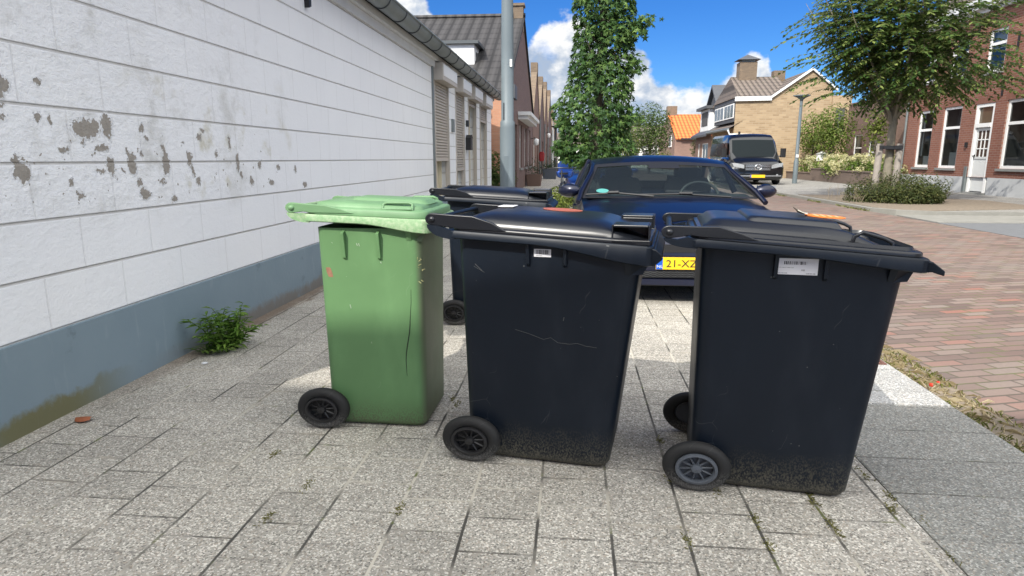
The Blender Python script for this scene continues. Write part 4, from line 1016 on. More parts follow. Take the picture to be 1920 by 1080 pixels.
bm = thing('garden_mailbox', 'small white box among the hydrangeas under the garden trees', 'box', (15.0, 41.2, 0))
b = MB(); b.box(14.75, 15.25, 41.1, 41.4, 1.15, 1.55); b.prism([(14.7, 1.55), (15.3, 1.55), (15.0, 1.7)], 'y', 41.05, 41.45); b.build('box', WHITEP, bm)
b = MB(); b.box(14.95, 15.05, 41.2, 41.3, 0, 1.15); b.build('post', WOOD, bm)

# ------------------------------------------------------------------ street tree with stakes, and the bush round it
TX, TY = 9.72, 21.2
rng = random.Random(5)
tr = thing('street_tree', 'leafy street tree with spreading crown and staked trunk before the red brick house', 'tree', (TX, TY, 0))
b = MB(); b.tube([(TX, TY, -.05), (TX, TY, 1.0), (TX + .0, TY, 2.1), (TX + .02, TY, 2.7)], [.15, .115, .10, .10], 12, 1.15)
limbs = []
for k in range(13):
    a = 2 * pi * k / 13 + rng.uniform(-.2, .2); sp = rng.uniform(.5, 1.0) if k % 3 else .2
    p0 = Vector((TX + .0, TY, 2.25 + .06 * (k % 4))); p1 = p0 + Vector((cos(a) * .75 * sp * 1.2, sin(a) * .7 * sp, 1.1)); p2 = p0 + Vector((cos(a) * 2.3 * sp * 1.25, sin(a) * 2.0 * sp, 2.6 + (1 - sp) * 1.6)); p3 = p2 + Vector((cos(a) * .7 * sp, sin(a) * .6 * sp, .9))
    b.tube([p0, p1, p2, p3], [.055, .036, .018, .005], 7); limbs.append((p0, p1, p2, p3))
b.build('trunk', BARK, tr, smooth=60)
lb_ = MB(); tw = MB()
def twig(p, d, L, nleaf, size):
    d = d.normalized(); side = d.cross(Vector((0, 0, 1)))
    side = side.normalized() if side.length > .05 else Vector((1, 0, 0))
    pts = [p + d * L * s + Vector((0, 0, -1)) * (L * .42 * s * s) for s in (0, .33, .66, 1)]
    tw.tube(pts, [.005, .004, .003, .001], 3, cap=False)
    for i in range(nleaf):
        s = (i + .6) / nleaf; q = p + d * L * s + Vector((0, 0, -1)) * (L * .42 * s * s)
        sg = 1 if i % 2 else -1
        ld = (side * sg * .8 + d * .55 + Vector((0, 0, -.35 + rng.uniform(-.3, .3)))).normalized()
        up = (Vector((0, 0, 1)) + Vector((rng.gauss(0, .35), rng.gauss(0, .35), 0)))
        w = ld.cross(up).normalized() * size * .27; s_ = size * rng.uniform(.75, 1.2)
        lb_.add([tuple(q), tuple(q + ld * s_ * .45 + w), tuple(q + ld * s_ + Vector((0, 0, -.15 * s_))), tuple(q + ld * s_ * .45 - w)], [(0, 1, 2, 3)])
cc = Vector((TX + .30, TY, 5.0))
for (p, _) in blob_points(2300, tuple(cc), (2.5, 2.2, 2.35), rng, .42, 18, .40):
    v = p - cc
    if v.x > 1.2 and rng.random() < .5 + .35 * (v.x - 1.2): continue
    if v.x > 1.95 or (v.x > 1.45 and v.z > .5): continue
    if p.z < 2.95 + .22 * sqrt(v.x ** 2 + v.y ** 2): continue
    d_ = Vector((v.x * .8 + rng.gauss(0, .5), v.y * .8 + rng.gauss(0, .5), .35 * v.z + .3 + rng.gauss(0, .35)))
    twig(p, d_, rng.uniform(.45, .85), rng.randint(12, 17), .15)
for k in range(52):                                                  # long arching shoots at the edge of the crown
    a = rng.uniform(0, 6.28); e = rng.uniform(-.35, .75)
    if cos(a) > .25: continue
    p = cc + Vector((cos(a) * cos(e) * 2.35, sin(a) * cos(e) * 2.0, sin(e) * 2.1))
    twig(p, Vector((cos(a), sin(a), .25 + rng.uniform(-.2, .3))), rng.uniform(1.0, 1.6), rng.randint(16, 22), .17)
for (x_, z_, dx_) in ((-2.7, 4.3, -1.2), (-2.6, 5.4, -1.2), (-2.4, 3.7, -1.2), (-2.0, 3.3, -1.0), (2.1, 3.6, .7), (2.1, 3.9, .7), (1.7, 3.4, .7), (2.0, 4.3, .8)):
    for j in range(4): twig(cc + Vector((x_, rng.uniform(-1.4, .6), z_ - 5.0 + rng.uniform(-.2, .2))), Vector((dx_, rng.uniform(-.3, .3), .1)), rng.uniform(.9, 1.3), 18, .16)
cr = lb_.build('crown', ZELK, tr); tw.build('twigs', BARKD, cr)
for (sx_, name_) in ((-.42, 'a'), (.16, 'b')):
    b = MB(); b.tube([(TX + sx_ - .02, TY - .22, -.05), (TX + sx_ + .03, TY - .2, 1.74)], [.095, .09], 10, 1.1); b.build('stake', WOOD, tr, smooth=50)
b = MB(); b.box(TX - .46, TX + .22, TY - .345, TY - .325, 1.58, 1.68); b.box(TX - .18, TX + .2, TY - .325, TY - .1, 1.56, 1.64); b.build('tree_strap', BLACKI, tr)
rng = random.Random(8)
sb = thing('low_shrub', 'low spreading shrub bed round the staked street tree', 'shrub', (10.2, 20.6, 0))
b = MB()
for (cx, cy, rx, ry, rz) in ((9.3, 20.2, .8, .7, .50), (9.9, 20.4, .8, .8, .74), (10.5, 20.4, .7, .7, .55), (8.85, 20.7, .5, .6, .38), (9.9, 21.2, 1.1, .7, .66), (9.7, 19.8, .7, .5, .36), (10.2, 19.8, .5, .45, .34), (10.6, 20.6, .4, .5, .32)):
    leaves(b, blob_points(1150, (cx, cy, .18), (rx, ry, rz), rng, .35, 12, .45, flat_bottom=.0), .085, rng=rng)
    for k in range(26):
        a = rng.uniform(0, 6.28); tip = Vector((cx + cos(a) * rx * rng.uniform(.5, 1.1), cy + sin(a) * ry * .9, .18 + rz * rng.uniform(.75, 1.15)))
        for j in range(9):
            leaves(b, [(tip + Vector((rng.gauss(0, .05), rng.gauss(0, .05), -j * .035)), (0, -.3, 1))], .08, rng=rng)
b.build('foliage', LEAF_R, sb)
b = MB()
for k in range(30):
    a = rng.uniform(0, 6.28); q = rng.uniform(.3, 1); b.tube([(10.2 + cos(a) * .3, 20.6 + sin(a) * .2, 0), (10.2 + cos(a) * 1.7 * q, 20.6 + sin(a) * .9 * q, .35)], [.015, .004], 4)
b.build('stem', BARKD, sb)
b = MB()
for k in range(16):
    x_ = 8.2 + rng.uniform(0, .5); y_ = 20.6 + rng.uniform(-.9, 1.5); hgt = rng.uniform(.2, .5)
    b.tube([(x_, y_, 0), (x_ + rng.uniform(-.1, .1), y_, hgt)], [.006, .002], 4)
    for j in range(4): b.tube([(x_, y_, hgt * (.4 + .12 * j)), (x_ + rng.uniform(-.15, .15), y_, hgt * (.8 + .1 * j))], [.004, .001], 3)
o = b.build('dry_weed', simple('dry_stalk', (.22, .18, .12), .9), None); tag(o, 'thin dry weed stalks at the left end of the tree bed', 'weeds'); o['kind'] = 'stuff'

# ------------------------------------------------------------------ sweetgum column in the parking strip
SX, SY = .60, 15.6
rng = random.Random(12)
sg = thing('sweetgum_tree', 'tall narrow columnar tree with dense star-shaped leaves behind the blue car', 'tree', (SX, SY, 0))
b = MB(); b.tube([(SX - .05, SY, -.05), (SX - .08, SY, 1.2), (SX, SY, 4), (SX + .05, SY, 8.0)], [.12, .10, .07, .01], 10, 1.2)
for k in range(60):
    z_ = 1.0 + k * .11; a = k * 2.4; rr = .6
    b.tube([(SX, SY, z_), (SX + cos(a) * rr * .5, SY + sin(a) * rr * .5, z_ + .35), (SX + cos(a) * rr, SY + sin(a) * rr, z_ + .75)], [.03, .018, .006], 5)
b.build('trunk', BARKD, sg, smooth=60)
def sg_r(z_):
    # half width of the column at a height
    pts = [(.7, .35), (1.1, .62), (1.5, .84), (2.2, .88), (2.7, .80), (3.3, .72), (4.0, .66), (4.6, .68), (5.3, .60), (6.5, .5), (7.6, .3), (8.3, .05)]
    for (a0, r0), (a1, r1) in zip(pts, pts[1:]):
        if a0 <= z_ <= a1: return r0 + (r1 - r0) * (z_ - a0) / (a1 - a0)
    return .05
pts = []
lum = [(rng.uniform(.9, 7.5), rng.uniform(0, 6.28), rng.uniform(-.22, .16)) for _ in range(70)]
for k in range(7200):
    z_ = 1.12 + 7.0 * rng.random() ** 1.05; a = rng.uniform(0, 6.28)
    m_ = 1.0
    for lz, la, lv in lum:
        da = (a - la + pi) % (2 * pi) - pi; q = (z_ - lz) ** 2 / .09 + da * da / .35
        if q < 4: m_ += lv * math.exp(-q)
    rr = sg_r(z_) * m_ * (1 - .5 * rng.random() ** 2.2)
    xo = .10 * sin(z_ * 1.9) * .5 - .08 * (z_ < 2.6)
    pts.append((Vector((SX + xo + cos(a) * rr * 1.05, SY + sin(a) * rr * .95, z_)), (cos(a) * .9, sin(a) * .9, .55)))
for (x_, z_, n_) in ((.82, 4.15, 70), (.62, 4.0, 50), (.95, 4.3, 45), (.72, 3.4, 50), (.8, 3.25, 25), (.62, 2.15, 45), (.75, 2.3, 25), (-.78, 1.9, 40), (-.9, 1.6, 60), (-.75, 1.38, 80), (-.4, 1.28, 80), (-.85, 2.1, 20), (-.92, 1.45, 30)):
    for j in range(n_):
        pts.append((Vector((SX + x_ + rng.gauss(0, .10), SY + rng.gauss(-.25, .15), z_ + rng.gauss(0, .09))), (.3 * x_, -.6, .6)))
b = MB(); leaves(b, pts, .165, 'star', rng=rng); b.build('crown', SWEET, sg)
bush('low_shrub', 'low green hedge plants at the foot of the sweetgum beside the car mirror', (-.35, 14.6, .30), (.42, .9, .42), 1500, .085, LEAF_Y, seed=9, flat=0.0)

# ------------------------------------------------------------------ trees farther down the street
small_tree(6.6, 58, 1.7, (6.7, 58, 3.7), (1.95, 1.7, 2.3), 3600, .22, LEAF_G, 'broad green street tree before the orange roofed house', .12, 41, name='street_tree', power=.38)
small_tree(5.6, 66, 1.4, (5.6, 66, 2.9), (1.3, 1.2, 1.7), 1500, .24, LEAF_Y, 'thinner yellow-green street tree left of the broad green one', .10, 42, name='street_tree')
small_tree(6.9, 112, 2.0, (6.9, 112, 6.2), (4.6, 3, 3.4), 2600, .5, LEAF_D, 'dark distant tree behind the white house roof', .2, 43, name='street_tree', group='dark distant trees')
small_tree(11.5, 118, 2.0, (11.5, 118, 6.0), (5.0, 3, 3.2), 2400, .5, LEAF_D, 'dark distant tree behind the broad green street tree', .2, 44, name='street_tree', group='dark distant trees')
small_tree(9.4, 70, .5, (9.4, 70, 1.4), (.9, .7, .8), 500, .2, LEAF_Y, 'yellow-green shrub by the gable of the orange roofed house', .05, 45, name='shrub', cat='shrub')
small_tree(10.9, 59.5, 1.0, (10.9, 59.5, 2.3), (.6, .5, 1.0), 420, .2, LEAF_G, 'narrow green shrub at the far corner of the black-gabled brick house', .05, 46, name='shrub', cat='shrub')
# ------------------------------------------------------------------ vehicles
def paint(name, col, flake=.3):
    m, t, b = mat(name)
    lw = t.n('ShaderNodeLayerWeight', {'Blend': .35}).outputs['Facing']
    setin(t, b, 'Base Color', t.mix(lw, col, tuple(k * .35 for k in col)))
    b.inputs['Metallic'].default_value = .55 if flake > .28 else .25; b.inputs['Roughness'].default_value = .32
    b.inputs['Coat Weight'].default_value = 1.0 if flake > .28 else .32; b.inputs['Coat Roughness'].default_value = .03
    return m
NAVY = paint('navy_car_paint', (.0045, .007, .026), .25); BLUE = paint('blue_car_paint', (.02, .07, .32)); BLACKP = paint('black_car_paint', (.008, .009, .011))
CGLASS = glass('car_glass', (.54, .62, .60), .62, gcol=(.45, .52, .46), haze=.022); VGLASS = simple('van_glass', (.008, .012, .014), .08, var=0, spec=.10)
TRIM = simple('black_trim', (.012, .012, .013), .45, var=0); RUBB = simple('tyre_rubber', (.018, .018, .018), .8, var=.2, scale=20)
SEAT = simple('seat_cloth', (.045, .048, .052), .85, var=.15); YEL = simple('plate_yellow', (.80, .50, .015), .4, var=0); PBLUE = simple('plate_blue', (.01, .09, .45), .4, var=0)
LETT = simple('plate_black', (.012, .012, .012), .5, var=0); CHROME = simple('chrome', (.75, .76, .78), .12, metal=1.0, var=0)
LENS = simple('headlight_lens', (.55, .58, .60), .08, metal=.6, var=0, coat=1); TEAL = simple('teal_sticker', (.07, .27, .25), .5, var=0); STICKW = simple('sticker_white', (.72, .72, .74), .5, var=.04)
ALLOY = simple('alloy_rim', (.35, .36, .37), .35, metal=.8, var=0)


def ring_pts(pts, d):
    """half outline (x, z) from the bottom middle to the top middle, mirrored to a ring at depth d"""
    return [(x, d, z) for x, z in pts] + [(-x, d, z) for x, z in reversed(pts) if x > 1e-6]


def car_wheel(parent, x, d, r, w, k):
    b = MB(); s = 1 if x > 0 else -1
    b.lathe_y([(r * .62, -w / 2), (r * .93, -w / 2), (r, -w * .32), (r, w * .32), (r * .93, w / 2), (r * .62, w / 2)], n=26)
    me = [(x + p[1], d + p[0], r + p[2]) for p in b.v]; b.v = me
    o = b.build('wheel', RUBB, parent, smooth=50, rel=False)
    c = MB()
    c.lathe_y([(r * .63, -.02), (r * .60, .03), (r * .16, .02), (.001, .025)], n=26)
    for j in range(5):
        a = j * 2 * pi / 5; c.tube([(.05 * cos(a), .035, .05 * sin(a)), (r * .58 * cos(a), .04, r * .58 * sin(a))], [.04, .03], 6)
    c.v = [(x + s * (p[1] + w / 2 - .03), d + p[0], r + p[2]) for p in c.v]
    c.build('rim', ALLOY, o, smooth=50, rel=False)


def coupe(x, y, rot, name, label, pm, plate=True, interior=True, W=1.0, hgt=1.0):
    r_ = thing(name, label, 'car', (x, y, 0), rot)
    def half(w, zb, zs, zt, cr):
        return [(0, zb), (w * .82, zb), (w * .965, zb + .07), (w, zb + .30 * (zs - zb)), (w, zb + .62 * (zs - zb)), (w * .985, zs - .05), (w * .955, zs), (w * .86, zt - .012), (w * .62, zt + cr * .55), (w * .3, zt + cr * .9), (0, zt + cr)]
    st = [(-.0, .70, .27, .45, .50, .01), (.02, .80, .22, .50, .56, .015), (.10, .90, .195, .56, .62, .02), (.28, .96, .18, .64, .69, .03), (.6, .99, .17, .715, .755, .035), (1.0, 1.0, .17, .775, .815, .04), (1.38, 1.0, .17, .82, .858, .035), (1.7, 1.0, .17, .84, .87, .0), (2.4, 1.01, .17, .86, .88, .0), (3.3, 1.0, .17, .87, .89, .0), (3.9, .97, .18, .87, .92, .02), (4.25, .88, .22, .80, .88, .02), (4.36, .72, .32, .70, .78, .01)]
    b = MB(); b.rings([ring_pts(half(w * W, zb, zs, zt, cr), d) for d, w, zb, zs, zt, cr in st], True, True)
    body = b.build('body', pm, r_, smooth=38, rel=False)
    WB, WT = .985, .775
    def ws(u, v):            # windscreen surface
        hw = (WB + (WT - WB) * v) * (2 * u - 1); k = 1 - (2 * u - 1) ** 2
        return (hw * W, 1.46 - .17 * k + (2.25 - 1.46) * v + .06 * k * v, .862 + (1.232 - .862) * v + .012 * k * (1 - v) + .026 * k * v - .012 * (1 - k) * v)
    b = MB(); b.grid(ws, 18, 8); wsn = b.build('windscreen', CGLASS, r_, smooth=60, rel=False)
    b = MB()                  # dark border printed round the glass
    def off(u, v, e=.006):
        p = ws(u, v); return (p[0], p[1] - e, p[2] + e)
    for (u0, u1, v0, v1) in ((0, .028, 0, 1), (.972, 1, 0, 1), (.028, .972, .90, 1), (.028, .972, 0, .05), (.40, .62, .80, .90)):
        b.grid(lambda a, c: off(u0 + (u1 - u0) * a, v0 + (v1 - v0) * c), 12, 6)
    b.build('glass_border', TRIM, wsn, smooth=60, rel=False)
    b = MB()
    def roof(u, v):
        k = 1 - (2 * u - 1) ** 2; hw = (WT + .025) - .02 * v + .03 * sin(pi * v); d = 2.235 + 1.05 * v + .06 * k * (1 - v)
        return (hw * W * (2 * u - 1), d, 1.222 + .038 * k ** .8 + (.052 + .03 * k ** .7) * sin(pi * min(1, v * .92) ** .8) - .01 * v * v)
    b.grid(roof, 16, 10); b.build('roof', pm, r_, smooth=60, rel=False)
    b = MB()
    def rw(u, v):
        k = 1 - (2 * u - 1) ** 2; hw = .78 + (.84 - .78) * v
        return (hw * W * (2 * u - 1), 3.285 + .75 * v + .1 * k * v, 1.24 - .33 * v + .05 * k * (1 - v))
    b.grid(rw, 12, 5); b.build('rear_window', CGLASS, r_, smooth=60, rel=False)
    for s in (-1, 1):
        b = MB(); b.tube([(s * (WB + .02) * W, 1.33, .83), (s * (WB - .02) * W, 1.55, .935), (s * (WT + .055) * W, 2.02, 1.135), (s * (WT + .022) * W, 2.3, 1.225), (s * (WT + .035) * W, 2.8, 1.262), (s * (WT + .02) * W, 3.3, 1.225), (s * .86 * W, 3.75, 1.06), (s * .9 * W, 4.05, .90)], [.028, .028, .026, .025, .026, .045, .07, .07], 8)
        b.build('pillar', pm, r_, smooth=60, rel=False)
        b = MB(); b.tube([(s * 1.0 * W, 2.55, .88), (s * (WT + .05) * W, 2.62, 1.28)], .035, 6); b.build('pillar', pm, r_, smooth=60, rel=False)
    for s in (-1, 1):
        b = MB(); b.add([(s * .992 * W, 1.6, .885), (s * 1.0 * W, 3.6, .905), (s * .80 * W, 3.3, 1.235), (s * (WT + .04) * W, 2.3, 1.262), (s * .90 * W, 1.98, 1.08)], [(0, 1, 2, 3, 4)]); b.build('side_window', CGLASS, r_, rel=False)
        b = MB(); rr = []
        for k in range(9):
            f = k / 8; q = sin(pi * min(1, .08 + f * .9)) ** .55; rr.append([(s * (.985 + .235 * f) * W, 1.62 + .05 * f + .08 * q * cos(a), .945 - .008 * f + (.078 * q) * sin(a) + .0) for a in [2 * pi * j / 12 for j in range(12)]])
        b.rings(rr, True, True); mo = b.build('wing_mirror', pm, r_, smooth=60, rel=False)
        b = MB(); b.box(min(s * 1.02, s * 1.22) * W, max(s * 1.02, s * 1.22) * W, 1.70, 1.735, .905, 1.0); b.build('mirror_glass', CHROME, mo, rel=False)
        b = MB(); b.prism([(s * .50 * W, .05), (s * .76 * W, .12), (s * .875 * W, .36), (s * .76 * W, .36), (s * .54 * W, .18)], 'z', .44, .575); b.v = [(p[0], p[1] - .015, p[2] + .12 * p[1]) for p in b.v]; b.build('headlight', LENS, r_, smooth=30, rel=False)
        for d_ in (.82, 3.42): car_wheel(r_, s * .91 * W, d_, .31, .2, 1)
        b = MB()
        for d_ in (.82, 3.42):
            b.prism([(d_ + .36 * cos(pi * j / 14), .30 + .36 * sin(pi * j / 14)) for j in range(15)] + [(d_ - .36, .18), (d_ + .36, .18)], 'x', min(s * .93, s * 1.004) * W, max(s * .93, s * 1.004) * W)
        b.build('wheel_arch', TRIM, r_, rel=False)
        b = MB(); b.tube([(s * 1.012 * W, 1.5, .55), (s * 1.014 * W, 3.0, .56)], .014, 6); b.box(min(s * .99, s * 1.03) * W, max(s * .99, s * 1.03) * W, 2.3, 2.48, .72, .745); b.build('door_handle', pm, r_, rel=False)
    # front: grilles, lip, plate
    b = MB(); b.box(-.74 * W, .74 * W, -.012, .05, .245, .305); gr = b.build('grille', LETT, r_, rel=False)
    b = MB()
    for k in range(3):
        zz = .258 + k * .018
        b.tube([(-.72 * W + i * .03 * W, -.018, zz + (.005 if i % 2 else -.005)) for i in range(49)], .0025, 3)
    b.build('mesh_bar', simple('grille_plastic', (.07, .072, .075), .4, var=0), gr, rel=False)
    b = MB(); b.box(-.42 * W, .42 * W, -.008, .06, .475, .545); b.build('upper_grille', TRIM, r_, rel=False)
    b = MB(); b.rings([[(x_ * W, y_ - .03 + .12 * abs(x_) ** 3, z_) for x_, y_, z_ in ((-.86, .06, z0), (-.5, -.02, z0), (0, -.03, z0), (.5, -.02, z0), (.86, .06, z0), (.86, .2, z0), (-.86, .2, z0))] for z0 in (.185, .20, .236)], True, True); b.build('front_lip', pm, r_, smooth=40, rel=False)
    b = MB(); b.box(-.87 * W, .87 * W, .0, .2, .168, .183); b.build('under_lip', TRIM, r_, rel=False)
    if plate:
        b = MB(); b.box(-.345, .345, -.026, -.012, .322, .432); pl = b.build('number_plate', YEL, r_, bevel=.003, rel=False)
        b = MB(); b.box(-.343, -.285, -.0272, -.0262, .325, .429); b.build('country_band', PBLUE, pl, rel=False)
        text_mesh('country_letters', 'NL', .034, STICKW, pl, (-.338, -.0275, .338), (R(90), 0, 0), .0004, sx=1.25)
        text_mesh('plate_letters', '21-XZ', .092, LETT, pl, (-.258, -.0275, .345), (R(90), 0, 0), .0006, sx=1.12)
    if interior:
        b = MB(); b.grid(lambda u, v: ((1.8 * u - .9) * W, 1.5 + .5 * v, .868 + .035 * sin(pi * v)), 8, 5); b.build('dashboard', SEAT, r_, smooth=60, rel=False)
        for s in (-1, 1):
            b = MB(); b.rings([rrect(s * .44 - w_, s * .44 + w_, 2.62 + (z_ - .8) * .25, 2.74 + (z_ - .8) * .25, .05, z_) for w_, z_ in ((.29, .80), (.30, .95), (.25, 1.05), (.20, 1.06))], True, True); so_ = b.build('seat', SEAT, r_, smooth=60, rel=False)
            b = MB(); b.rings([rrect(s * .44 - w_, s * .44 + w_, 2.70, 2.80, .05, z_) for w_, z_ in ((.13, 1.045), (.17, 1.07), (.175, 1.15), (.14, 1.185))], True, True); b.build('headrest', SEAT, so_, smooth=60, rel=False)
        b = MB(); b.rings([rrect(-.8 * W, .8 * W, 3.3, 3.45, .06, z_) for z_ in (.85, 1.0)], True, True)
        for s in (-.45, .45): b.rings([rrect(s - .16, s + .16, 3.36, 3.44, .04, z_) for z_ in (1.0, 1.07)], True, True)
        b.build('rear_bench', SEAT, r_, smooth=60, rel=False)
        b = MB(); b.lathe_y([(.17 + .016 * cos(a), .016 * sin(a)) for a in [2 * pi * j / 8 for j in range(8)]], n=28, sx=1.3, closed=True)
        b.tube([(-.2, 0, 0), (.2, 0, 0)], .02, 6); b.tube([(0, 0, 0), (0, 0, -.16)], .02, 6)
        rot_ = Matrix.Rotation(R(-22), 3, 'X'); b.v = [tuple(rot_ @ Vector(p) + Vector((.46, 2.06, .865))) for p in b.v]; b.build('steering_wheel', simple('wheel_grey', (.05, .052, .055), .5, var=0), r_, smooth=60, rel=False)
        b = MB(); b.rings([rrect(-.13, .13, 2.10, 2.13, .02, z_) for z_ in (1.19, 1.245)], True, True); b.build('rear_mirror', TRIM, r_, smooth=50, rel=False)
        b = MB()
        b.tube([off(.03, .06, .02), off(.20, .075, .03), off(.40, -.01, .03)], [.009, .011, .012], 5); b.tube([off(.33, .055, .02), off(.55, .05, .03), off(.82, -.02, .03)], [.009, .011, .012], 5)
        b.tube([off(.15, .075, .035), off(.21, .07, .04)], .018, 5); b.tube([off(.54, .055, .035), off(.61, .04, .04)], .018, 5)
        b.build('wiper', TRIM, r_, smooth=60, rel=False)
        b = MB(); c_ = ws(.115, .19); n_ = Vector((0, -.47, .88))
        b.add([(c_[0] + .07 * cos(2 * pi * j / 16), c_[1] + .045 * sin(2 * pi * j / 16) * .88 - .008, c_[2] + .045 * sin(2 * pi * j / 16) * .47 + .008) for j in range(16)], [tuple(range(16))]); b.build('window_sticker', TEAL, wsn, rel=False)
    return r_


coupe(1.10, 5.80, R(1.5), 'parked_car', 'dark navy blue low car facing us behind the bins, yellow plate', NAVY)
coupe(.80, 18.2, R(1), 'parked_car', 'bright blue car parked beyond the sweetgum tree', BLUE, plate=False, interior=False, W=.98)

vn = thing('parked_van', 'black high-roofed van with chrome star badge parked half on the far pavement', 'van', (9.15, 33.4, 0))
def vhalf(w, zb, zs, w2, zt, wt):
    return [(0, zb), (w * .88, zb), (w * .985, zb + .12), (w, zb + .4 * (zs - zb)), (w, zs - .06), (w2, zs), ((w2 + wt) / 2 + .02, (zs + zt) / 2), (wt + .06, zt - .16), (wt - .04, zt - .03), (wt * .6, zt + .015), (0, zt + .03)]
st = [(0, 1.05, .34, .66, .98, .74, .9), (.04, 1.2, .26, .80, 1.12, .92, 1.0), (.14, 1.28, .22, .95, 1.2, 1.06, 1.08), (.45, 1.31, .2, 1.12, 1.24, 1.22, 1.12), (.72, 1.32, .2, 1.22, 1.25, 1.32, 1.13), (1.0, 1.32, .2, 1.3, 1.25, 1.72, 1.12), (1.4, 1.32, .2, 1.35, 1.25, 2.28, 1.08), (1.62, 1.32, .2, 1.35, 1.25, 2.46, 1.06), (1.9, 1.32, .2, 1.35, 1.25, 2.53, 1.06), (5.6, 1.32, .2, 1.35, 1.25, 2.56, 1.06), (5.75, 1.25, .3, 1.3, 1.2, 2.5, 1.0)]
b = MB(); b.rings([ring_pts(vhalf(*s[1:]), s[0]) for s in st], True, True); b.build('body', BLACKP, vn, smooth=35, rel=False)
b = MB(); b.grid(lambda u, v: ((1.10 - .08 * v) * (2 * u - 1), .76 + .58 * v + .05 * (2 * u - 1) ** 2 - .035, 1.36 + .86 * v + .02 * (1 - (2 * u - 1) ** 2)), 10, 4); b.build('windscreen', VGLASS, vn, smooth=60, rel=False)
b = MB(); b.box(-.62, .62, -.03, .2, .70, 1.0); gr = b.build('grille', TRIM, vn, rel=False)
b = MB()
for k in range(4): b.box(-.6, .6, -.045, -.031, .735 + k * .075, .757 + k * .075)
b.build('grille_bar', CHROME, gr, rel=False)
b = MB()
b.lathe_y([(.13 + .016 * cos(a), .016 * sin(a)) for a in [2 * pi * j / 6 for j in range(6)]], (0, -.06, .865), 24, 1.25, True)
for a in (90, 210, 330): b.tube([(0, -.06, .865), (.13 * 1.25 * cos(R(a)), -.06, .865 + .13 * sin(R(a)))], [.03, .006], 5)
b.build('star_badge', CHROME, vn, smooth=60, rel=False)
for s in (-1, 1):
    b = MB(); b.prism([(s * .66, .80), (s * 1.16, .90), (s * 1.24, 1.08), (s * 1.0, 1.06), (s * .68, .98)], 'y', -.01, .3); b.v = [(p[0], p[1] + .13 * max(0, abs(p[0]) - .7), p[2]) for p in b.v]; b.build('headlight', LENS, vn, smooth=30, rel=False)
    b = MB(); b.rings([rrect(s * 1.47 - .13, s * 1.47 + .13, .95, 1.1, .05, z_) for z_ in (1.35, 1.4, 1.75, 1.8)], True, True); b.tube([(s * 1.25, 1.05, 1.4), (s * 1.4, 1.03, 1.45)], .04, 6); b.build('wing_mirror', TRIM, vn, smooth=50, rel=False)
    b = MB(); b.add([(s * 1.272, 1.15, 1.42), (s * 1.272, 2.1, 1.42), (s * 1.205, 2.1, 2.1), (s * 1.205, 1.55, 2.1)], [(0, 1, 2, 3)]); b.add([(s * 1.272, 2.2, 1.42), (s * 1.272, 3.8, 1.42), (s * 1.205, 3.8, 2.1), (s * 1.205, 2.2, 2.1)], [(0, 1, 2, 3)]); b.add([(s * 1.272, 3.9, 1.42), (s * 1.272, 5.4, 1.42), (s * 1.205, 5.4, 2.1), (s * 1.205, 3.9, 2.1)], [(0, 1, 2, 3)]); b.build('side_window', VGLASS, vn, rel=False)
    for d_ in (1.0, 4.6): car_wheel(vn, s * 1.2, d_, .36, .26, 1)
    b = MB(); b.tube([(s * .95, .02, .48), (s * .95, -.01, .48)], .055, 10); b.build('fog_light', LENS, vn, rel=False)
b = MB(); b.box(-1.15, 1.15, -.02, .2, .42, .47); b.build('bumper_strip', CHROME, vn, rel=False)
b = MB(); b.box(-.36, .36, -.06, -.025, .36, .50); pl = b.build('number_plate', YEL, vn, rel=False)
b = MB(); b.box(-.358, -.30, -.0615, -.0605, .362, .498); b.build('country_band', PBLUE, pl, rel=False)
b = MB(); b.lathe_z([(.06, 2.55), (.06, 2.66), (.03, 2.68)], (-.55, 1.9, 0), 8); b.build('roof_beacon', TRIM, vn, rel=False)

# bicycle leaning at the end of the parking strip, seen end on
bc_ = thing('bicycle', 'bicycle with blue child seat standing beside the bright blue car', 'bicycle', (-.30, 16.6, 0), R(-4))
for (d_, nm) in ((0, 'wheel'), (1.05, 'wheel')):
    b = MB(); b.lathe_y([(.33 + .02 * cos(a), .02 * sin(a)) for a in [2 * pi * j / 6 for j in range(6)]], n=26, closed=True); b.v = [(p[1], d_ + p[0], .35 + p[2]) for p in b.v]
    for j in range(10): a = j * pi / 5; b.tube([(0, d_, .35), (0, d_ + .32 * cos(a), .35 + .32 * sin(a))], .004, 3)
    b.build(nm, TRIM, bc_, smooth=60, rel=False)
b = MB(); b.tube([(0, 0, .35), (0, .12, .85), (0, .15, 1.0)], .02, 6); b.tube([(0, .12, .8), (0, .5, .3), (0, .72, .85)], .018, 6); b.tube([(0, .5, .3), (0, 1.05, .35), (0, .68, .75)], .015, 6); b.tube([(0, .14, .6), (0, .66, .7)], .015, 6); b.build('frame', DARKM, bc_, smooth=60, rel=False)
b = MB(); b.tube([(-.36, .22, 1.04), (-.15, .1, 1.06), (.15, .1, 1.06), (.36, .22, 1.04)], .018, 6); b.build('handlebar', DARKM, bc_, smooth=60, rel=False)
b = MB(); b.rings([rrect(-.11, .11, .62, .92, .08, z_) for z_ in (.88, .93)], True, True); b.build('saddle', TRIM, bc_, smooth=60, rel=False)
b = MB(); b.rings([rrect(-w_, w_, .98, 1.30, .08, z_) for w_, z_ in ((.14, .78), (.22, .82), (.24, .95), (.22, .955))], True, True); b.rings([rrect(-w_, w_, 1.26, 1.33, .03, z_) for w_, z_ in ((.2, .95), (.22, 1.15), (.12, 1.25))], True, True); b.build('child_seat', BLUE, bc_, smooth=60, rel=False)
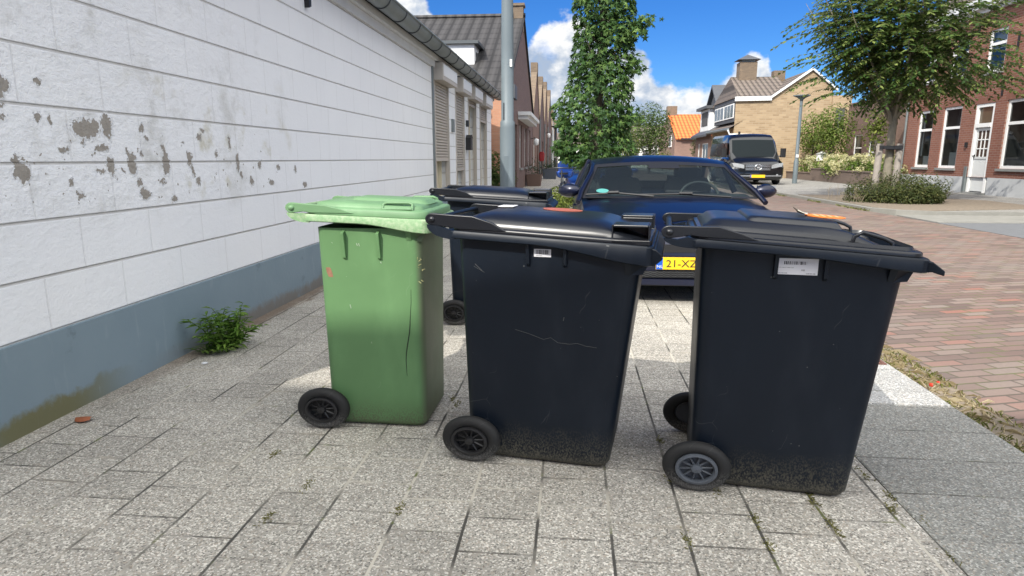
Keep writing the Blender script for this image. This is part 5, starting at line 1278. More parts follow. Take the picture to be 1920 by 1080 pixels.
# ------------------------------------------------------------------ wheelie bins
def bin_mat(name, col, dirt, rough=.42, wear=1.0, spec=.4, top=1.0, scuff=(.30, .30, .29), pale=.0, dirt_h=.20, front=None):
    """moulded plastic: splashed mud near the ground, scuffs and fine scratches all over"""
    m, t, b = mat(name); tc = t.n('ShaderNodeTexCoord').outputs['Object']; x, y, z = t.sep(tc)
    c = t.mix(t.noise(tc, 3.5, 4), tuple(k * .82 for k in col), tuple(k * 1.18 for k in col))
    fade = t.step(t.noise(t.comb(t.math('MULTIPLY', x, 1.0), y, t.math('MULTIPLY', z, .35)), 5, 4), .5, .8)
    c = t.mix(t.math('MULTIPLY', fade, .24 * wear + pale), c, tuple(min(1, k * 1.7 + .02) for k in col))
    sp = t.noise(t.comb(x, y, t.math('MULTIPLY', z, .7)), 150, 4, .7); sp2 = t.noise(tc, 9, 4, .6)
    low = t.step(t.math('ADD', z, t.math('MULTIPLY', t.math('SUBTRACT', sp2, .5), .14)), dirt_h, .0)
    mud = t.math('MULTIPLY', t.step(sp, .44, .60), low)
    c = t.mix(t.math('MULTIPLY', mud, .85), c, dirt)
    c = t.mix(t.math('MULTIPLY', t.step(z, .07, .0), .45), c, dirt)
    sv = t.n('ShaderNodeTexVoronoi', {'Vector': t.vmath('ADD', t.vmath('MULTIPLY', tc, (1, 1, .45)), t.vmath('MULTIPLY', t.n('ShaderNodeTexNoise', {'Vector': tc, 'Scale': 5.0}).outputs['Color'], (.25, .25, .25))), 'Scale': 3.6}); sv.feature = 'DISTANCE_TO_EDGE'
    scr = t.math('MULTIPLY', t.step(sv.outputs['Distance'], .006, .001), t.step(t.noise(tc, 7, 3), .56, .66))
    c = t.mix(t.math('MULTIPLY', scr, .09 * wear), c, scuff)
    nick = t.math('GREATER_THAN', t.noise(tc, 52, 2, .5), .78)
    c = t.mix(t.math('MULTIPLY', nick, .35 * wear), c, scuff)
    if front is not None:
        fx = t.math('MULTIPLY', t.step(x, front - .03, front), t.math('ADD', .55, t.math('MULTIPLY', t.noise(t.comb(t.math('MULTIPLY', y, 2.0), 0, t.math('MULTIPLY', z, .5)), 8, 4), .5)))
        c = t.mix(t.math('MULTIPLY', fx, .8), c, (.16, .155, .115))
    setin(t, b, 'Base Color', c)
    b.inputs['Specular IOR Level'].default_value = spec
    setin(t, b, 'Roughness', t.math('ADD', rough, t.math('ADD', t.math('MULTIPLY', t.math('SUBTRACT', sp2, .5), .18 * max(wear, .4)), t.math('MULTIPLY', low, .25))))
    setin(t, b, 'Normal', t.bump(t.noise(tc, 260, 2, .5), .12, .001))
    return m
BINB = bin_mat('navy_black_bin_plastic', (.0055, .0095, .0165), (.13, .12, .09), .42, spec=.27)
BINL = bin_mat('black_lid_plastic', (.008, .0095, .013), (.05, .05, .05), .31, wear=.12, spec=.5, dirt_h=.001)
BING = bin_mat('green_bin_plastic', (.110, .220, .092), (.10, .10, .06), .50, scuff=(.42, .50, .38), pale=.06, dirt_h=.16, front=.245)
BINGL = bin_mat('green_lid_plastic', (.130, .245, .122), (.12, .16, .09), .52, scuff=(.45, .52, .42), pale=.10, dirt_h=.001)
m, t, b = mat('pale_green_flange'); tc = t.n('ShaderNodeTexCoord').outputs['Object']
c = t.mix(t.step(t.noise(tc, 48, 6, .75), .34, .70), (.16, .30, .14), (.31, .40, .25)); setin(t, b, 'Base Color', c); b.inputs['Roughness'].default_value = .65; BINGF = m
TYRE = bin_mat('bin_tyre', (.014, .014, .014), (.16, .155, .145), .7, scuff=(.2, .2, .2), dirt_h=.10)
HUBB = simple('black_wheel_hub', (.014, .014, .015), .45, var=.3, scale=18); HUBG = simple('grey_wheel_hub', (.075, .085, .10), .5, var=.3, scale=14)
ORANGE = simple('orange_sticker', (.72, .20, .03), .5, var=.25, scale=30); REDO = simple('red_orange_sticker', (.36, .10, .06), .4, var=.2, scale=20)


def wheelie(name, label, P0, yaw, S, mats, hub, group=None):
    body_m, lid_m, fl_m = mats
    bu0, bu1, tu0, tu1 = S['b']; wb, wt = S['w']; f0, f1 = S['f']; zl, zr = S['zt']; th, drop = S['th']
    uc = (bu0 + bu1) / 2; cy_, sy_ = cos(yaw), sin(yaw)
    ctr = Vector((P0[0] + cy_ * uc - sy_ * wb / 2, P0[1] + sy_ * uc + cy_ * wb / 2, 0))
    r_ = thing(name, label, 'wheelie bin', ctr, yaw, group)
    X = lambda u: u - uc
    ZT = .955; ff = lambda z: (z - .02) / (ZT - .02)
    def rect(z, inset=0, r=.05):
        f = ff(z); return (X(bu0 + (tu0 - bu0) * f) + inset, X(bu1 + (tu1 - bu1) * f) - inset, -(wb + (wt - wb) * f) / 2 + inset, (wb + (wt - wb) * f) / 2 - inset, r)
    def near(u, z, off=0.0):       # a point on the near side wall
        f = ff(z); return (X(u), -(wb + (wt - wb) * f) / 2 - off, z)
    b = MB(); rg = []
    for z_, ins, rr in ((.004, .035, .03), (.010, .012, .045), (.03, .0, .05), (.2, 0, .05), (.45, 0, .05), (.7, 0, .05), (.88, 0, .048), (.985, 0, .045)):
        q = rect(max(z_, .02), ins, rr); rg.append(rrect(q[0], q[1], q[2], q[3], q[4], z_, 6, 4))
    b.rings(rg, True, False); body = b.build('body', body_m, r_, smooth=45, rel=False)
    # flange round the top, hanging lower towards the front
    ftop = lambda x, y=0: zl + (zr - zl) * (x - X(f0)) / (f1 - f0)
    def fbot(x, y=0): return ftop(x) - th - drop * sstep((x - X(f0)) / (f1 - f0), .45, .97)
    hw = wt / 2 + S.get('fo', .05)
    q = rect(.94); b = MB(); nc, ns = 6, 14
    fr = lambda ins, zf, r=.032: rrect(X(f0) + ins, X(f1) - ins, -hw + ins, hw - ins, r, zf, nc, ns)
    inn = rrect(q[0] - .004, q[1] + .004, q[2] - .004, q[3] + .004, .05, lambda x, y: fbot(x) + .012, nc, ns)
    b.rings([inn, fr(.006, lambda x, y: fbot(x) + .002), fr(.0, lambda x, y: fbot(x) + .006), fr(.0, lambda x, y: ftop(x) - .006), fr(.005, ftop), fr(.04, lambda x, y: ftop(x) + .001, .03)])
    fo = b.build('rim', fl_m, body, smooth=40, rel=False)
    if S.get('lip'):
        b = MB(); lx = X(S['lip'][0]); lz = S['lip'][1]; hx = X(f1)
        b.rings([[(hx - .03, -hw + .02, ftop(hx) - .004), (hx - .03, hw - .02, ftop(hx) - .004), (hx - .03, hw - .02, fbot(hx)), (hx - .03, -hw + .02, fbot(hx))], [(hx + .003, -hw + .004, ftop(hx) - .008), (hx + .003, hw - .004, ftop(hx) - .008), (hx + .003, hw - .004, fbot(hx) + .008), (hx + .003, -hw + .004, fbot(hx) + .008)],
                 [(lx, -hw + .0, lz + .018), (lx, hw, lz + .018), (lx, hw, lz), (lx, -hw, lz)]], True, True); b.build('grip', fl_m, fo, smooth=20, bevel=.004, rel=False)
    # gussets under the front corners
    for s in (-1, 1):
        e = X(tu1) - .012; yq = s * (wt / 2 + .026); zb_ = fbot(e) - .045
        b = MB(); b.add([(e - .055, s * (wt / 2 - .004), zb_), (e - .055, yq, fbot(e - .05) + .01), (e - .035, s * (wt / 2 - .004), zb_), (e - .030, yq, fbot(e) + .012), (e + .012, s * (wt / 2 - .01), zb_ + .004), (e + .04, s * (wt / 2 - .02), fbot(e) + .012)], [(0, 2, 3, 1), (2, 4, 5, 3), (0, 1, 5, 4), (1, 3, 5), (0, 4, 2)]); b.build('corner_gusset', body_m, body, rel=False)
    # ribs
    for u_ in S['ribs']:
        for s in (-1, 1):
            b = MB(); pts = []
            for z_, o_ in ((S['ribz'], .001), (S['ribz'] + .01, .014), (.965, .028), (.975, .0)):
                f = ff(z_); pts.append((s * ((wb + (wt - wb) * f) / 2 + o_), z_))
            b.prism(pts, 'x', X(u_) - .007, X(u_) + .007); b.build('rib', body_m, body, bevel=.002, rel=False)
    # lid -----------------------------------------------------------------
    L = S['lid']; zf = lambda k: (lambda x, y: ftop(x) + k)
    b = MB(); i0 = L.get('in', .012)
    lr = lambda ins, k, r=.06, fi=0.0, bi=0.0: rrect(X(f0) + i0 + ins + bi, X(f1) - i0 - ins - fi, -hw + i0 + ins, hw - i0 - ins, max(.02, r - ins * .2), zf(k), 6, 6)
    if L['kind'] == 'dome':
        rg = [lr(0, .002), lr(0, .012), lr(.004, .018), lr(.022, .020)]
        for k in range(1, 8):
            a = k / 7 * pi / 2; rg.append(lr(.022 + .13 * (1 - cos(a)) , .020 + L['h'] * sin(a), .09, fi=.095 * min(1, k / 3), bi=.03 * sin(a)))
        rg += [lr(.19, .020 + L['h'] * 1.06, .08, bi=.03, fi=.095), lr(.23, .020 + L['h'] * 1.08, .05, bi=.03, fi=.095)]
    elif L['kind'] == 'step':
        rg = [lr(0, .002), lr(0, .014), lr(.004, .018), lr(.022, .020), lr(.026, .032), lr(.040, .036), lr(.044, .046, fi=.02), lr(.058, .052, fi=.05), lr(.075, .068, fi=.12), lr(.10, .075, fi=.15), lr(.16, .078, fi=.18), lr(.2, .079, fi=.2)]
        rg = [rg[i] if i < 5 else [(p[0], p[1], p[2] - .045 * sstep(p[0], X(f1) - .34, X(f1) - .02)) for p in rg[i]] for i in range(len(rg))]
    else:
        rg = [lr(0, .002), lr(0, .026), lr(.006, .033), lr(.03, .037), lr(.036, .050), lr(.055, .057), lr(.12, .059), lr(.19, .061)]
    b.rings(rg, False, True); lid = b.build('lid', lid_m, r_, smooth=50, rel=False)
    if L.get('block'):
        u0, u1, hgt, wid = L['block']; b = MB(); base = lambda k: (lambda x, y: ftop(x) + k)
        b.rings([rrect(X(u0), X(u1), -wid, wid, .03, base(L['bz'])), rrect(X(u0) + .02, X(u1) - .02, -wid + .012, wid - .012, .03, base(L['bz'] + hgt * .75)), rrect(X(u0) + .03, X(u1) - .028, -wid + .022, wid - .022, .03, base(L['bz'] + hgt)), rrect(X(u0) + .09, X(u1) - .08, -wid + .08, wid - .08, .02, base(L['bz'] + hgt))], False, True)
        b.build('raised_panel', lid_m, lid, smooth=45, rel=False)
    # hinge arms, brackets, pins, handle bar
    pu, pz = S['pivot']; pr_ = .024; ax = X(pu)
    for s in (-1, 1):
        ya, yb = sorted((s * (hw - .008), s * (hw - .026))); e = X(f0); at_ = L.get('arm', .055)
        arc = [(ax + pr_ * 1.25 * cos(a), pz + pr_ * sin(a)) for a in [pi * .5 + k * pi / 8 for k in range(9)]]
        top = [(e + .19, ftop(e + .2) + at_ * .72), (e + .11, ftop(e) + at_ * .96), (e + .03, (pz + ftop(e) + at_) / 2 + .010)]
        b = MB(); b.prism(arc + [(e + .01, ftop(e) + .010), (e + .05, ftop(e) + .004), (e + .25, ftop(e + .25) + .012)] + top, 'y', ya, yb); b.build('hinge_arm', lid_m, lid, smooth=35, bevel=.003, rel=False)
        za, zb_ = pz - .022, fbot(e) - .004; ex = e + .035
        cr = [(ax - pr_ * .9 + (ex - ax + pr_ * .9) * (1 - cos(q)), za - (za - zb_) * sin(q)) for q in [k * pi / 2 / 7 for k in range(8)]]
        b = MB(); b.prism(cr + [(e + .06, ftop(e) - .008), (e + .0, ftop(e) + .004), (ax + .03, pz - .026)], 'y', ya - (.004 if s < 0 else -.004), yb + (.004 if s > 0 else -.004)); b.build('hinge_bracket', fl_m, body, smooth=35, rel=False)
        b = MB(); b.lathe_y([(.001, -.010), (.008, -.009), (.0115, -.003), (.012, .002)] if s < 0 else [(.012, -.002), (.0115, .003), (.008, .009), (.001, .010)], (ax, s * (hw - .008), pz), 16, 1.25); b.build('hinge_pin', lid_m, lid, smooth=60, rel=False)
    b = MB(); b.tube([(ax, -hw + .02, pz), (ax, hw - .02, pz)], .010, 12, 1.25); b.build('handle_bar', fl_m, body, smooth=60, rel=False)
    # lid grips
    for s in (-1, 1):
        if L['kind'] == 'dome':
            u0, u1 = L['grip']; b = MB(); ym = s * (hw - .028); yi = s * (hw - .16); z0 = ftop(X((u0 + u1) / 2)) + .018; z1 = z0 + .046
            xa, xb = X(u0), X(u1)
            Q = lambda x, y, z: (x, y, z)
            # hollow pocket: roof, floor, sides and a back set well in
            b.box(xa, xb, min(ym, yi), max(ym, yi), z1, z1 + .010); b.box(xa - .006, xa, min(ym, yi), max(ym, yi), z0 - .01, z1 + .010); b.box(xb, xb + .006, min(ym, yi), max(ym, yi), z0 - .01, z1 + .010)
            b.box(xa - .006, xb + .01, min(s * (hw - .012), yi), max(s * (hw - .012), yi), z0 - .02, z0)
            b.box(xa, xb, min(yi, yi + s * .012), max(yi, yi + s * .012), z0, z1)
            b.build('grip', lid_m, lid, bevel=.004, rel=False)
        elif L['kind'] == 'step':
            u0, u1 = L['grip']; yy = s * (hw - .045); z0 = ftop(X(u0)) + .030; z1 = ftop(X(u1)) + .016
            b = MB(); b.tube([(X(u0), yy, z0 - .01), (X(u0) + .008, yy, z0 + .022), (X(u0) + .035, yy, z0 + .038), (X(u1) - .03, yy, z1 + .040), (X(u1) - .004, yy, z1 + .026), (X(u1), yy, z1 - .008)], .0075, 8, 1.0); b.build('grip', lid_m, lid, smooth=60, rel=False)
        else:
            u0, u1 = L['grip']; yy = s * (hw - .055); z0 = ftop(X(u0)) + .034
            b = MB(); b.tube([(X(u0), yy + s * .02, z0 - .006), (X(u0) + .002, yy, z0 + .022), (X(u0) + .02, yy, z0 + .029), (X(u1) - .02, yy, z0 + .029), (X(u1) - .002, yy, z0 + .022), (X(u1), yy + s * .02, z0 - .006)], .0075, 8)
            b.tube([(X(u0), yy + s * .022, z0 + .002), (X(u1), yy + s * .022, z0 + .002)], .006, 6); b.build('grip', lid_m, lid, smooth=60, rel=False)
    # wheels and axle
    wu = S['wheel']; rad = .102
    b = MB(); b.tube([(X(wu), -wb / 2 - .03, rad - .004), (X(wu), wb / 2 + .03, rad - .004)], .012, 8); b.build('axle', HUBB, r_, rel=False)
    for s in (-1, 1):
        yc = s * (wb / 2 + .045); b = MB(); w_ = .026
        b.lathe_y([(.060, -w_ * .7), (.066, -w_), (.088, -w_), (.099, -w_ * .55), (.102, 0), (.099, w_ * .55), (.088, w_), (.066, w_), (.060, w_ * .7)], (X(wu), yc, rad), 40, 1.30, True); wl = b.build('wheel', TYRE, r_, smooth=60, rel=False)
        b = MB(); o_ = s * .020
        b.lathe_y([(.0625, -.016), (.0625, .016), (.054, .018), (.050, .010), (.050, -.010), (.054, -.018)], (X(wu), yc + o_, rad), 40, 1.30, True)
        b.lathe_y([(.001, -.02), (.014, -.018), (.017, -.01), (.017, .01), (.014, .018), (.001, .02)], (X(wu), yc + o_, rad), 20, 1.30)
        b.lathe_y([(.001, -.002), (.052, -.002), (.052, .002), (.001, .002)], (X(wu), yc + s * .002, rad), 24, 1.30)
        for j in range(10):
            a = 2 * pi * j / 10 + .15; b.tube([(X(wu) + 1.3 * .014 * cos(a), yc + o_ * .9, rad + .014 * sin(a)), (X(wu) + 1.3 * .053 * cos(a), yc + o_ * .9, rad + .053 * sin(a))], [.0050, .0035], 5)
        b.build('rim', hub, wl, smooth=50, rel=False)
    r_['_n'] = 0; del r_['_n']
    return r_, body, lid, near, X, ftop, hw


def sticker(parent, near, u0, u1, z0, z1, rows_, name='barcode_label', seed=1):
    """white label with a bar code, on the near wall of a bin"""
    rng = random.Random(seed); b = MB(); e = .002
    P = lambda u, z, o: near(u, z, o)
    def plate(ua, ub, za, zb, o): b.add([P(ua, za, o), P(ub, za, o), P(ub, zb, o), P(ua, zb, o)], [(0, 1, 2, 3)])
    plate(u0, u1, z0, z1, e); w = u1 - u0; h = z1 - z0
    for fy, fh, fx0, fx1, dens in rows_:
        x = u0 + w * fx0
        b.cur = 1
        while x < u0 + w * fx1:
            bw = w * rng.choice((.008, .012, .02)) * dens; plate(x, min(x + bw, u0 + w * fx1), z0 + h * fy, z0 + h * (fy + fh), e + .0008); x += bw + w * rng.choice((.008, .014, .022)) * dens
    b.cur = 0
    return b.build(name, [STICKW, LETT], parent, rel=False)


SB = dict(b=(-.20, .42, -.225, .532), w=(.46, .53), f=(-.255, .575), zt=(1.015, .972), th=(.034, .045), lip=(.605, .925), ribs=(.077, .228), ribz=.872, pivot=(-.319, 1.057), wheel=-.172,
          lid=dict(kind='dome', h=.058, grip=(.415, .548), arm=.06))
mid, mb_, ml_, mnear, mX, mft, mhw = wheelie('wheelie_bin', 'big black domed-lid bin in the middle of the front row, small barcode on its side', (-.244, 2.600), R(-9), SB, (BINB, BINL, BINB), HUBB, 'black wheelie bins')
sticker(mb_, mnear, .10, .170, .912, .944, [(.35, .55, .12, .9, 1.4), (.12, .08, .12, .5, 1.0)], seed=3)
b = MB(); b.lathe_z([(.001, .0), (.068, .0), (.068, .002), (.001, .002)], (mX(.16), .05, 0), 24, 1.3); b.v = [(p[0], p[1], p[2] + mft(p[0]) + .0835) for p in b.v]; o = b.build('round_sticker', REDO, ml_, rel=False)
b = MB(); b.box(mX(-.13), mX(-.06), .02, .12, mft(mX(-.1)) + .0805, mft(mX(-.1)) + .0825); b.build('paper_sticker', STICKW, ml_, rel=False)
# long scratch across the near side
b = MB(); pts = [(.02, .60), (.08, .585), (.14, .565), (.17, .575), (.20, .555), (.25, .552), (.28, .558), (.32, .548), (.36, .545)]
b.tube([mnear(u, z, .0008) for u, z in pts], .0007, 4); b.tube([mnear(-.15, .872, .0008), mnear(-.12, .845, .0008)], .001, 4); b.tube([mnear(-.155, .862, .0008), mnear(-.11, .838, .0008)], .0007, 4); b.tube([mnear(.225, .665, .0008), mnear(.222, .65, .0008)], .0015, 4)
b.build('scratch', simple('scratch_grey', (.085, .088, .088), .7), mb_, rel=False)

rear, rb_, rl_, rnear, *_r = wheelie('wheelie_bin', 'black bin farther back by the lamp post, standing behind the green one', (-.742, 4.92), R(-2), SB, (BINB, BINL, BINB), HUBB, 'black wheelie bins')

SR = dict(b=(-.222, .37, -.228, .475), w=(.47, .53), f=(-.283, .527), zt=(1.012, .961), th=(.034, .018), lip=(.568, .905), ribs=(.034, .204), ribz=.864, pivot=(-.350, 1.033), wheel=-.203, fo=.048,
          lid=dict(kind='step', grip=(.278, .412), block=(-.085, .275, .036, .215), bz=.056, arm=.046))
rt, rtb, rtl, rtnear, rX, rft, rhw = wheelie('wheelie_bin', 'big black bin at the right end with stepped lid, orange sticker and white address label', (.716, 2.429), R(-8), SR, (BINB, BINL, BINB), HUBG, 'black wheelie bins')
sticker(rtb, rtnear, .040, .178, .884, .944, [(.62, .2, .16, .72, 1.2), (.42, .03, .04, .40, .6), (.24, .10, .60, .68, .9), (.06, .05, .03, .25, .6), (.06, .05, .72, .95, .6)], name='address_label', seed=5)
b = MB(); zz = rft(rX(.155)) + .056 + .036 + .004
b.rings([[(rX(.255) + .075 * cos(a), .05 + .075 * sin(a), z_ - .0625 * (.10 + .075 * cos(a))) for a in [2 * pi * j / 28 for j in range(28)]] for z_ in (zz - .003, zz + .0)], False, True); os_ = b.build('round_sticker', ORANGE, rtl, rel=False)
b = MB()
for k in range(4): b.box(rX(.215 + k * .026), rX(.224 + k * .026), .01 + k * .006, .10 - k * .006, zz - .0047 - .0016 * k, zz - .0027 - .0016 * k)
b.build('sticker_stripe', simple('pale_orange_print', (.80, .42, .22), .5), os_, rel=False)
lf = thing('dry_leaf', 'curled pale dry leaf lying on the right bin lid beside the orange sticker', 'leaf', tuple(rt.matrix_basis @ Vector((rX(.165), .03, zz - .001))), R(20))
b = MB(); b.grid(lambda u, v: ((u - .5) * .050, (v - .5) * .034 * sin(pi * (.1 + .85 * u)), .006 * sin(pi * v) + .016 * (1 - u) ** 2 + .001), 8, 5); b.build('blade', simple('dry_leaf_pale', (.42, .40, .34), .8, var=.3, scale=60), lf, smooth=60, rel=False)
b = MB(); b.tube([(-.022, 0, .016), (-.040, .004, .030)], [.003, .002], 5); b.build('stalk', BARKD, lf, rel=False)

SG = dict(b=(.0, .49, -.006, .497), w=(.42, .49), f=(-.052, .545), zt=(1.052, 1.030), th=(.036, .030), lip=None, ribs=(.132, .299), ribz=.838, pivot=(-.098, 1.079), wheel=-.012, fo=.045,
          lid=dict(kind='flat', grip=(.322, .462), block=(.11, .50, .020, .115), bz=.054, arm=.042))
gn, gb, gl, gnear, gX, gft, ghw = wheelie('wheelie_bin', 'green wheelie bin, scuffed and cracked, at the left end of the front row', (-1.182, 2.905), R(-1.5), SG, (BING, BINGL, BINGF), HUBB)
b = MB(); b.tube([gnear(u, z, .0006) for u, z in ((.440, .70), (.438, .64), (.432, .58), (.428, .53), (.424, .49), (.416, .45), (.410, .42), (.404, .385), (.401, .35), (.402, .31), (.403, .27))], [.0008, .001, .0014, .0022, .0026, .0024, .0026, .0022, .0018, .0014, .0008], 5); b.build('crack', simple('crack_dark', (.02, .035, .018), .8), gb, rel=False)
b = MB(); b.rings([[gnear(.050 + .013 * cos(a) - .010 * sin(a), .775 + .028 * sin(a) + .006 * sin(3 * a), e_) for a in [2 * pi * j / 12 for j in range(12)]] for e_ in (.0006, .0012)], False, True); b.build('rust_scrape', simple('rust_scrape', (.26, .13, .08), .8, var=.4, scale=50), gb, rel=False)
b = MB()
for (u, z, h_) in ((.19, .915, .012), (.20, .915, .014), (.14, .62, .018), (.30, .83, .008)):
    b.tube([gnear(u, z, .001), gnear(u + .004, z - h_, .001)], .0018, 4)
b.build('scratch', simple('scratch_pale', (.40, .48, .36), .7), gb, rel=False)
# straw and moss caught at the torn front corner
b = MB(); rng = random.Random(3)
for k in range(9):
    p = Vector(gnear(.490 + rng.uniform(-.012, .008), .80 + rng.uniform(-.06, .06), .004)); b.tube([p, p + Vector((rng.uniform(-.016, .02), rng.uniform(-.008, .0), rng.uniform(-.016, .016)))], .0012, 4)
b.build('caught_straw', simple('straw', (.36, .34, .16), .9, var=.3, scale=50), gb, rel=False)

# ------------------------------------------------------------------ small things on the ground
rng = random.Random(17)
wd = thing('weed', 'bushy green weed with narrow leaves growing at the foot of the white wall', 'weed', (-2.396, 4.056, 0))
b = MB(); st_ = MB()
for k in range(26):
    a = rng.uniform(0, 6.28); L = rng.uniform(.12, .36); ln = rng.uniform(.2, 1.2)
    if k < 9: L = rng.uniform(.24, .33); ln = rng.uniform(.05, .5)
    p0 = Vector((-2.396 + rng.uniform(-.07, .10), 4.086 + rng.uniform(-.1, .1), 0)); tip = p0 + Vector((cos(a) * ln * L, sin(a) * ln * L * .9, L * (1.1 - ln * .45)))
    if tip.x < -2.55: tip.x = -2.55
    mid_ = (p0 + tip) / 2 + Vector((0, 0, .04)); st_.tube([p0, mid_, tip], [.004, .003, .0015], 4)
    for j in range(26):
        f = .12 + .88 * j / 25; q = p0.lerp(mid_, f * 2) if f < .5 else mid_.lerp(tip, f * 2 - 1)
        aa = rng.uniform(0, 6.28); d_ = Vector((cos(aa), sin(aa), rng.uniform(-.2, .65))).normalized(); s_ = rng.uniform(.05, .10) * (1.15 - .4 * f); w = d_.cross(Vector((0, 0, 1))).normalized() * s_ * .13
        b.add([tuple(q), tuple(q + d_ * s_ * .45 + w), tuple(q + d_ * s_ + Vector((0, 0, -.25 * s_))), tuple(q + d_ * s_ * .45 - w)], [(0, 1, 2, 3)])
b.build('foliage', leaf_mat('weed_leaf', (.06, .13, .018), (.13, .26, .04), (.24, .36, .075)), wd); st_.build('stem', LEAF_G, wd)
b = MB()
for k in range(60):
    a = rng.uniform(pi * .9, 2.1 * pi); p = Vector((-2.386 + rng.uniform(-.1, .05), 3.976 + rng.uniform(-.05, .1), .012)); d_ = Vector((cos(a) * 1.2, sin(a) * .6, rng.uniform(0, .25))); s_ = rng.uniform(.08, .17); w = Vector((-d_.y, d_.x, 0)).normalized() * .008
    b.add([tuple(p), tuple(p + d_ * s_ * .5 + w + Vector((0, 0, .02))), tuple(p + d_ * s_), tuple(p + d_ * s_ * .5 - w + Vector((0, 0, .02)))], [(0, 1, 2, 3)])
b.build('ground_leaves', leaf_mat('grass_blade', (.055, .11, .018), (.12, .21, .038), (.22, .30, .075)), wd)
b = MB(); b.grid(lambda u, v: (-2.432 + (u - .5) * .085, 2.816 + (v - .5) * .065 * sin(pi * (.12 + .76 * u)), .006 + .014 * sin(pi * v) + .008 * u), 8, 6)
tag(b.build('fallen_leaf', simple('brown_leaf', (.27, .085, .035), .7, var=.3, scale=60), smooth=60), 'curled reddish brown leaf fallen on the tiles near the wall', 'leaf')
b = MB(); b.lathe_z([(.001, 0), (.014, .002), (.016, .006), (.010, .010), (.001, .011)], (-2.346, 3.752, 0), 9, 1.3); tag(b.build('pebble', STICKW, smooth=60), 'small white pebble on the tiles below the weed', 'pebble')
# drain grate in the gutter edge
dg = thing('drain_grate', 'rust-red slotted drain grate beside the kerb slab behind the right bin', 'drain', (1.84, 4.35, 0))
b = MB(); b.box(1.62, 2.02, 4.12, 4.14, -.02, .014); b.box(1.62, 2.02, 4.52, 4.54, -.02, .014); b.box(1.62, 1.64, 4.14, 4.52, -.02, .014); b.box(2.00, 2.02, 4.14, 4.52, -.02, .014); b.build('frame', simple('rusty_iron', (.13, .06, .045), .8, var=.35, scale=30), dg)
b = MB()
for k in range(9): b.box(1.65 + k * .04, 1.673 + k * .04, 4.14, 4.52, -.015, .011)
b.build('grille', simple('rust_red', (.30, .12, .09), .8, var=.35, scale=30), dg)
# grass, straw and soil along the gutter
GRASS = leaf_mat('gutter_grass', (.08, .10, .02), (.17, .19, .045), (.30, .29, .10)); STRAW = leaf_mat('dry_straw', (.22, .17, .09), (.40, .33, .19), (.55, .48, .32))
def blade(b, p, d_, s_, w_):
    w = Vector((-d_.y, d_.x, 0)); w = (w.normalized() if w.length > 1e-4 else Vector((1, 0, 0))) * w_
    b.add([tuple(p - w), tuple(p + w), tuple(p + d_ * s_ * .55 + w * .7), tuple(p + d_ * s_ + Vector((0, 0, -.3 * s_))), tuple(p + d_ * s_ * .55 - w * .7)], [(0, 1, 2, 3, 4)])
b = MB(); s2 = MB()
cl = [(1.92, 4.6, 80), (1.97, 4.35, 60), (2.2, 4.5, 70), (2.25, 4.2, 60), (2.0, 4.05, 70), (2.25, 3.95, 60), (1.9, 3.55, 90), (1.93, 3.42, 80), (2.0, 3.25, 60), (1.95, 3.05, 60), (1.95, 2.85, 80), (1.92, 2.65, 70), (2.2, 2.9, 30), (2.28, 3.5, 40), (2.3, 3.2, 40), (2.0, 5.2, 60), (2.1, 5.8, 60), (2.0, 6.5, 60), (2.2, 7.5, 60), (2.0, 9, 60), (1.93, 2.4, 60), (1.9, 2.1, 50), (2.28, 2.5, 30)]
for x_, y_, n_ in cl:
    for k in range(int(n_ * .6)):
        p = Vector((max(2.055, min(2.29, 2.06 + (x_ - 1.9) * .6 + rng.gauss(0, .03))), y_ + rng.gauss(0, .11), -.045)); a = rng.uniform(0, 6.28); blade(b, p, Vector((cos(a) * .5, sin(a) * .5, rng.uniform(.3, 1))).normalized(), rng.uniform(.025, .06), .003)
for k in range(320):
    x_ = rng.uniform(2.06, 2.29); y_ = rng.choice((rng.uniform(3.4, 4.5), rng.uniform(2.3, 5.5))); a = rng.gauss(1.2, .7)
    p = Vector((x_, y_, -.04)); blade(s2, p, Vector((cos(a), sin(a), rng.uniform(.0, .25))), rng.uniform(.05, .18), .0028)
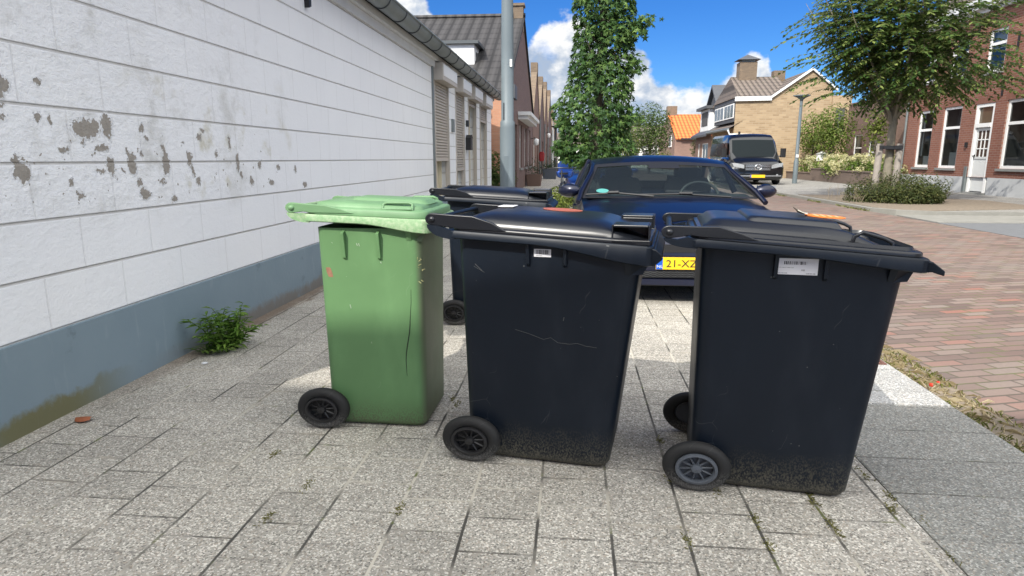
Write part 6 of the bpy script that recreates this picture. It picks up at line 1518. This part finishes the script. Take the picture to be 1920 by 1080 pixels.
stuff('gutter_grass', b, GRASS, 'tufts of short grass growing along the gutter beside the road', 'grass'); stuff('dry_straw', s2, STRAW, 'dry straw and litter lying in the gutter beside the road', 'straw')
b = MB()
J = [(.96 + .0, 2.16), (.955, 2.22), (1.22, 2.34), (1.24, 2.6), (1.26, 2.42), (1.27, 2.85), (1.28, 2.05), (.42, 2.05), (.425, 2.5), (.69, 2.2), (.69, 2.05), (.95, 2.35), (-1.1, 2.05), (-.63, 2.15), (-1.31, 2.55), (-1.05, 2.3), (.43, 2.85), (1.27, 3.2), (-.6, 3.22), (-.64, 3.3), (.6, 2.42), (.95, 2.42), (1.3, 2.25)]
for x_, y_ in J:
    for k in range(34):
        p = Vector((x_ + rng.gauss(0, .008), y_ + rng.gauss(0, .028), .0)); a = rng.uniform(0, 6.28); blade(b, p, Vector((cos(a) * .7, sin(a) * .7, rng.uniform(.2, .7))).normalized(), rng.uniform(.008, .022), .002)
stuff('joint_moss', b, leaf_mat('moss', (.12, .12, .035), (.2, .19, .06), (.28, .26, .1)), 'tiny tufts of moss and grass in the tile joints', 'moss')
RC = simple('red_wrapper', (.50, .05, .025), .4)
for (x_, y_, lab) in ((2.17, 3.88, 'small red scrap of litter in the straw, nearer the slab'), (2.23, 3.92, 'small red scrap of litter in the straw, nearer the road')):
    b = MB(); b.rings([[(x_ + .012 * k * cos(a), y_ + .014 * k * sin(a) * (1 + .3 * sin(3 * a)), z_) for a in [2 * pi * j / 9 for j in range(9)]] for k, z_ in ((.8, -.044), (1, -.034), (.7, -.026))], True, True); tag(b.build('litter', RC, smooth=40), lab, 'litter')
# grass edge at the far kerb
b = MB()
for k in range(900):
    y_ = rng.uniform(17.5, 40); p = Vector((7.72 + rng.gauss(0, .03), y_, -.06)); a = rng.uniform(0, 6.28)
    if sin(y_ * 2.1) + sin(y_ * .7 + 1) < .1: continue
    blade(b, p, Vector((cos(a) * .5, sin(a) * .5, rng.uniform(.3, 1))).normalized(), rng.uniform(.04, .11), .012)
stuff('kerb_grass', b, GRASS, 'thin grass and weeds along the foot of the far kerb', 'grass')
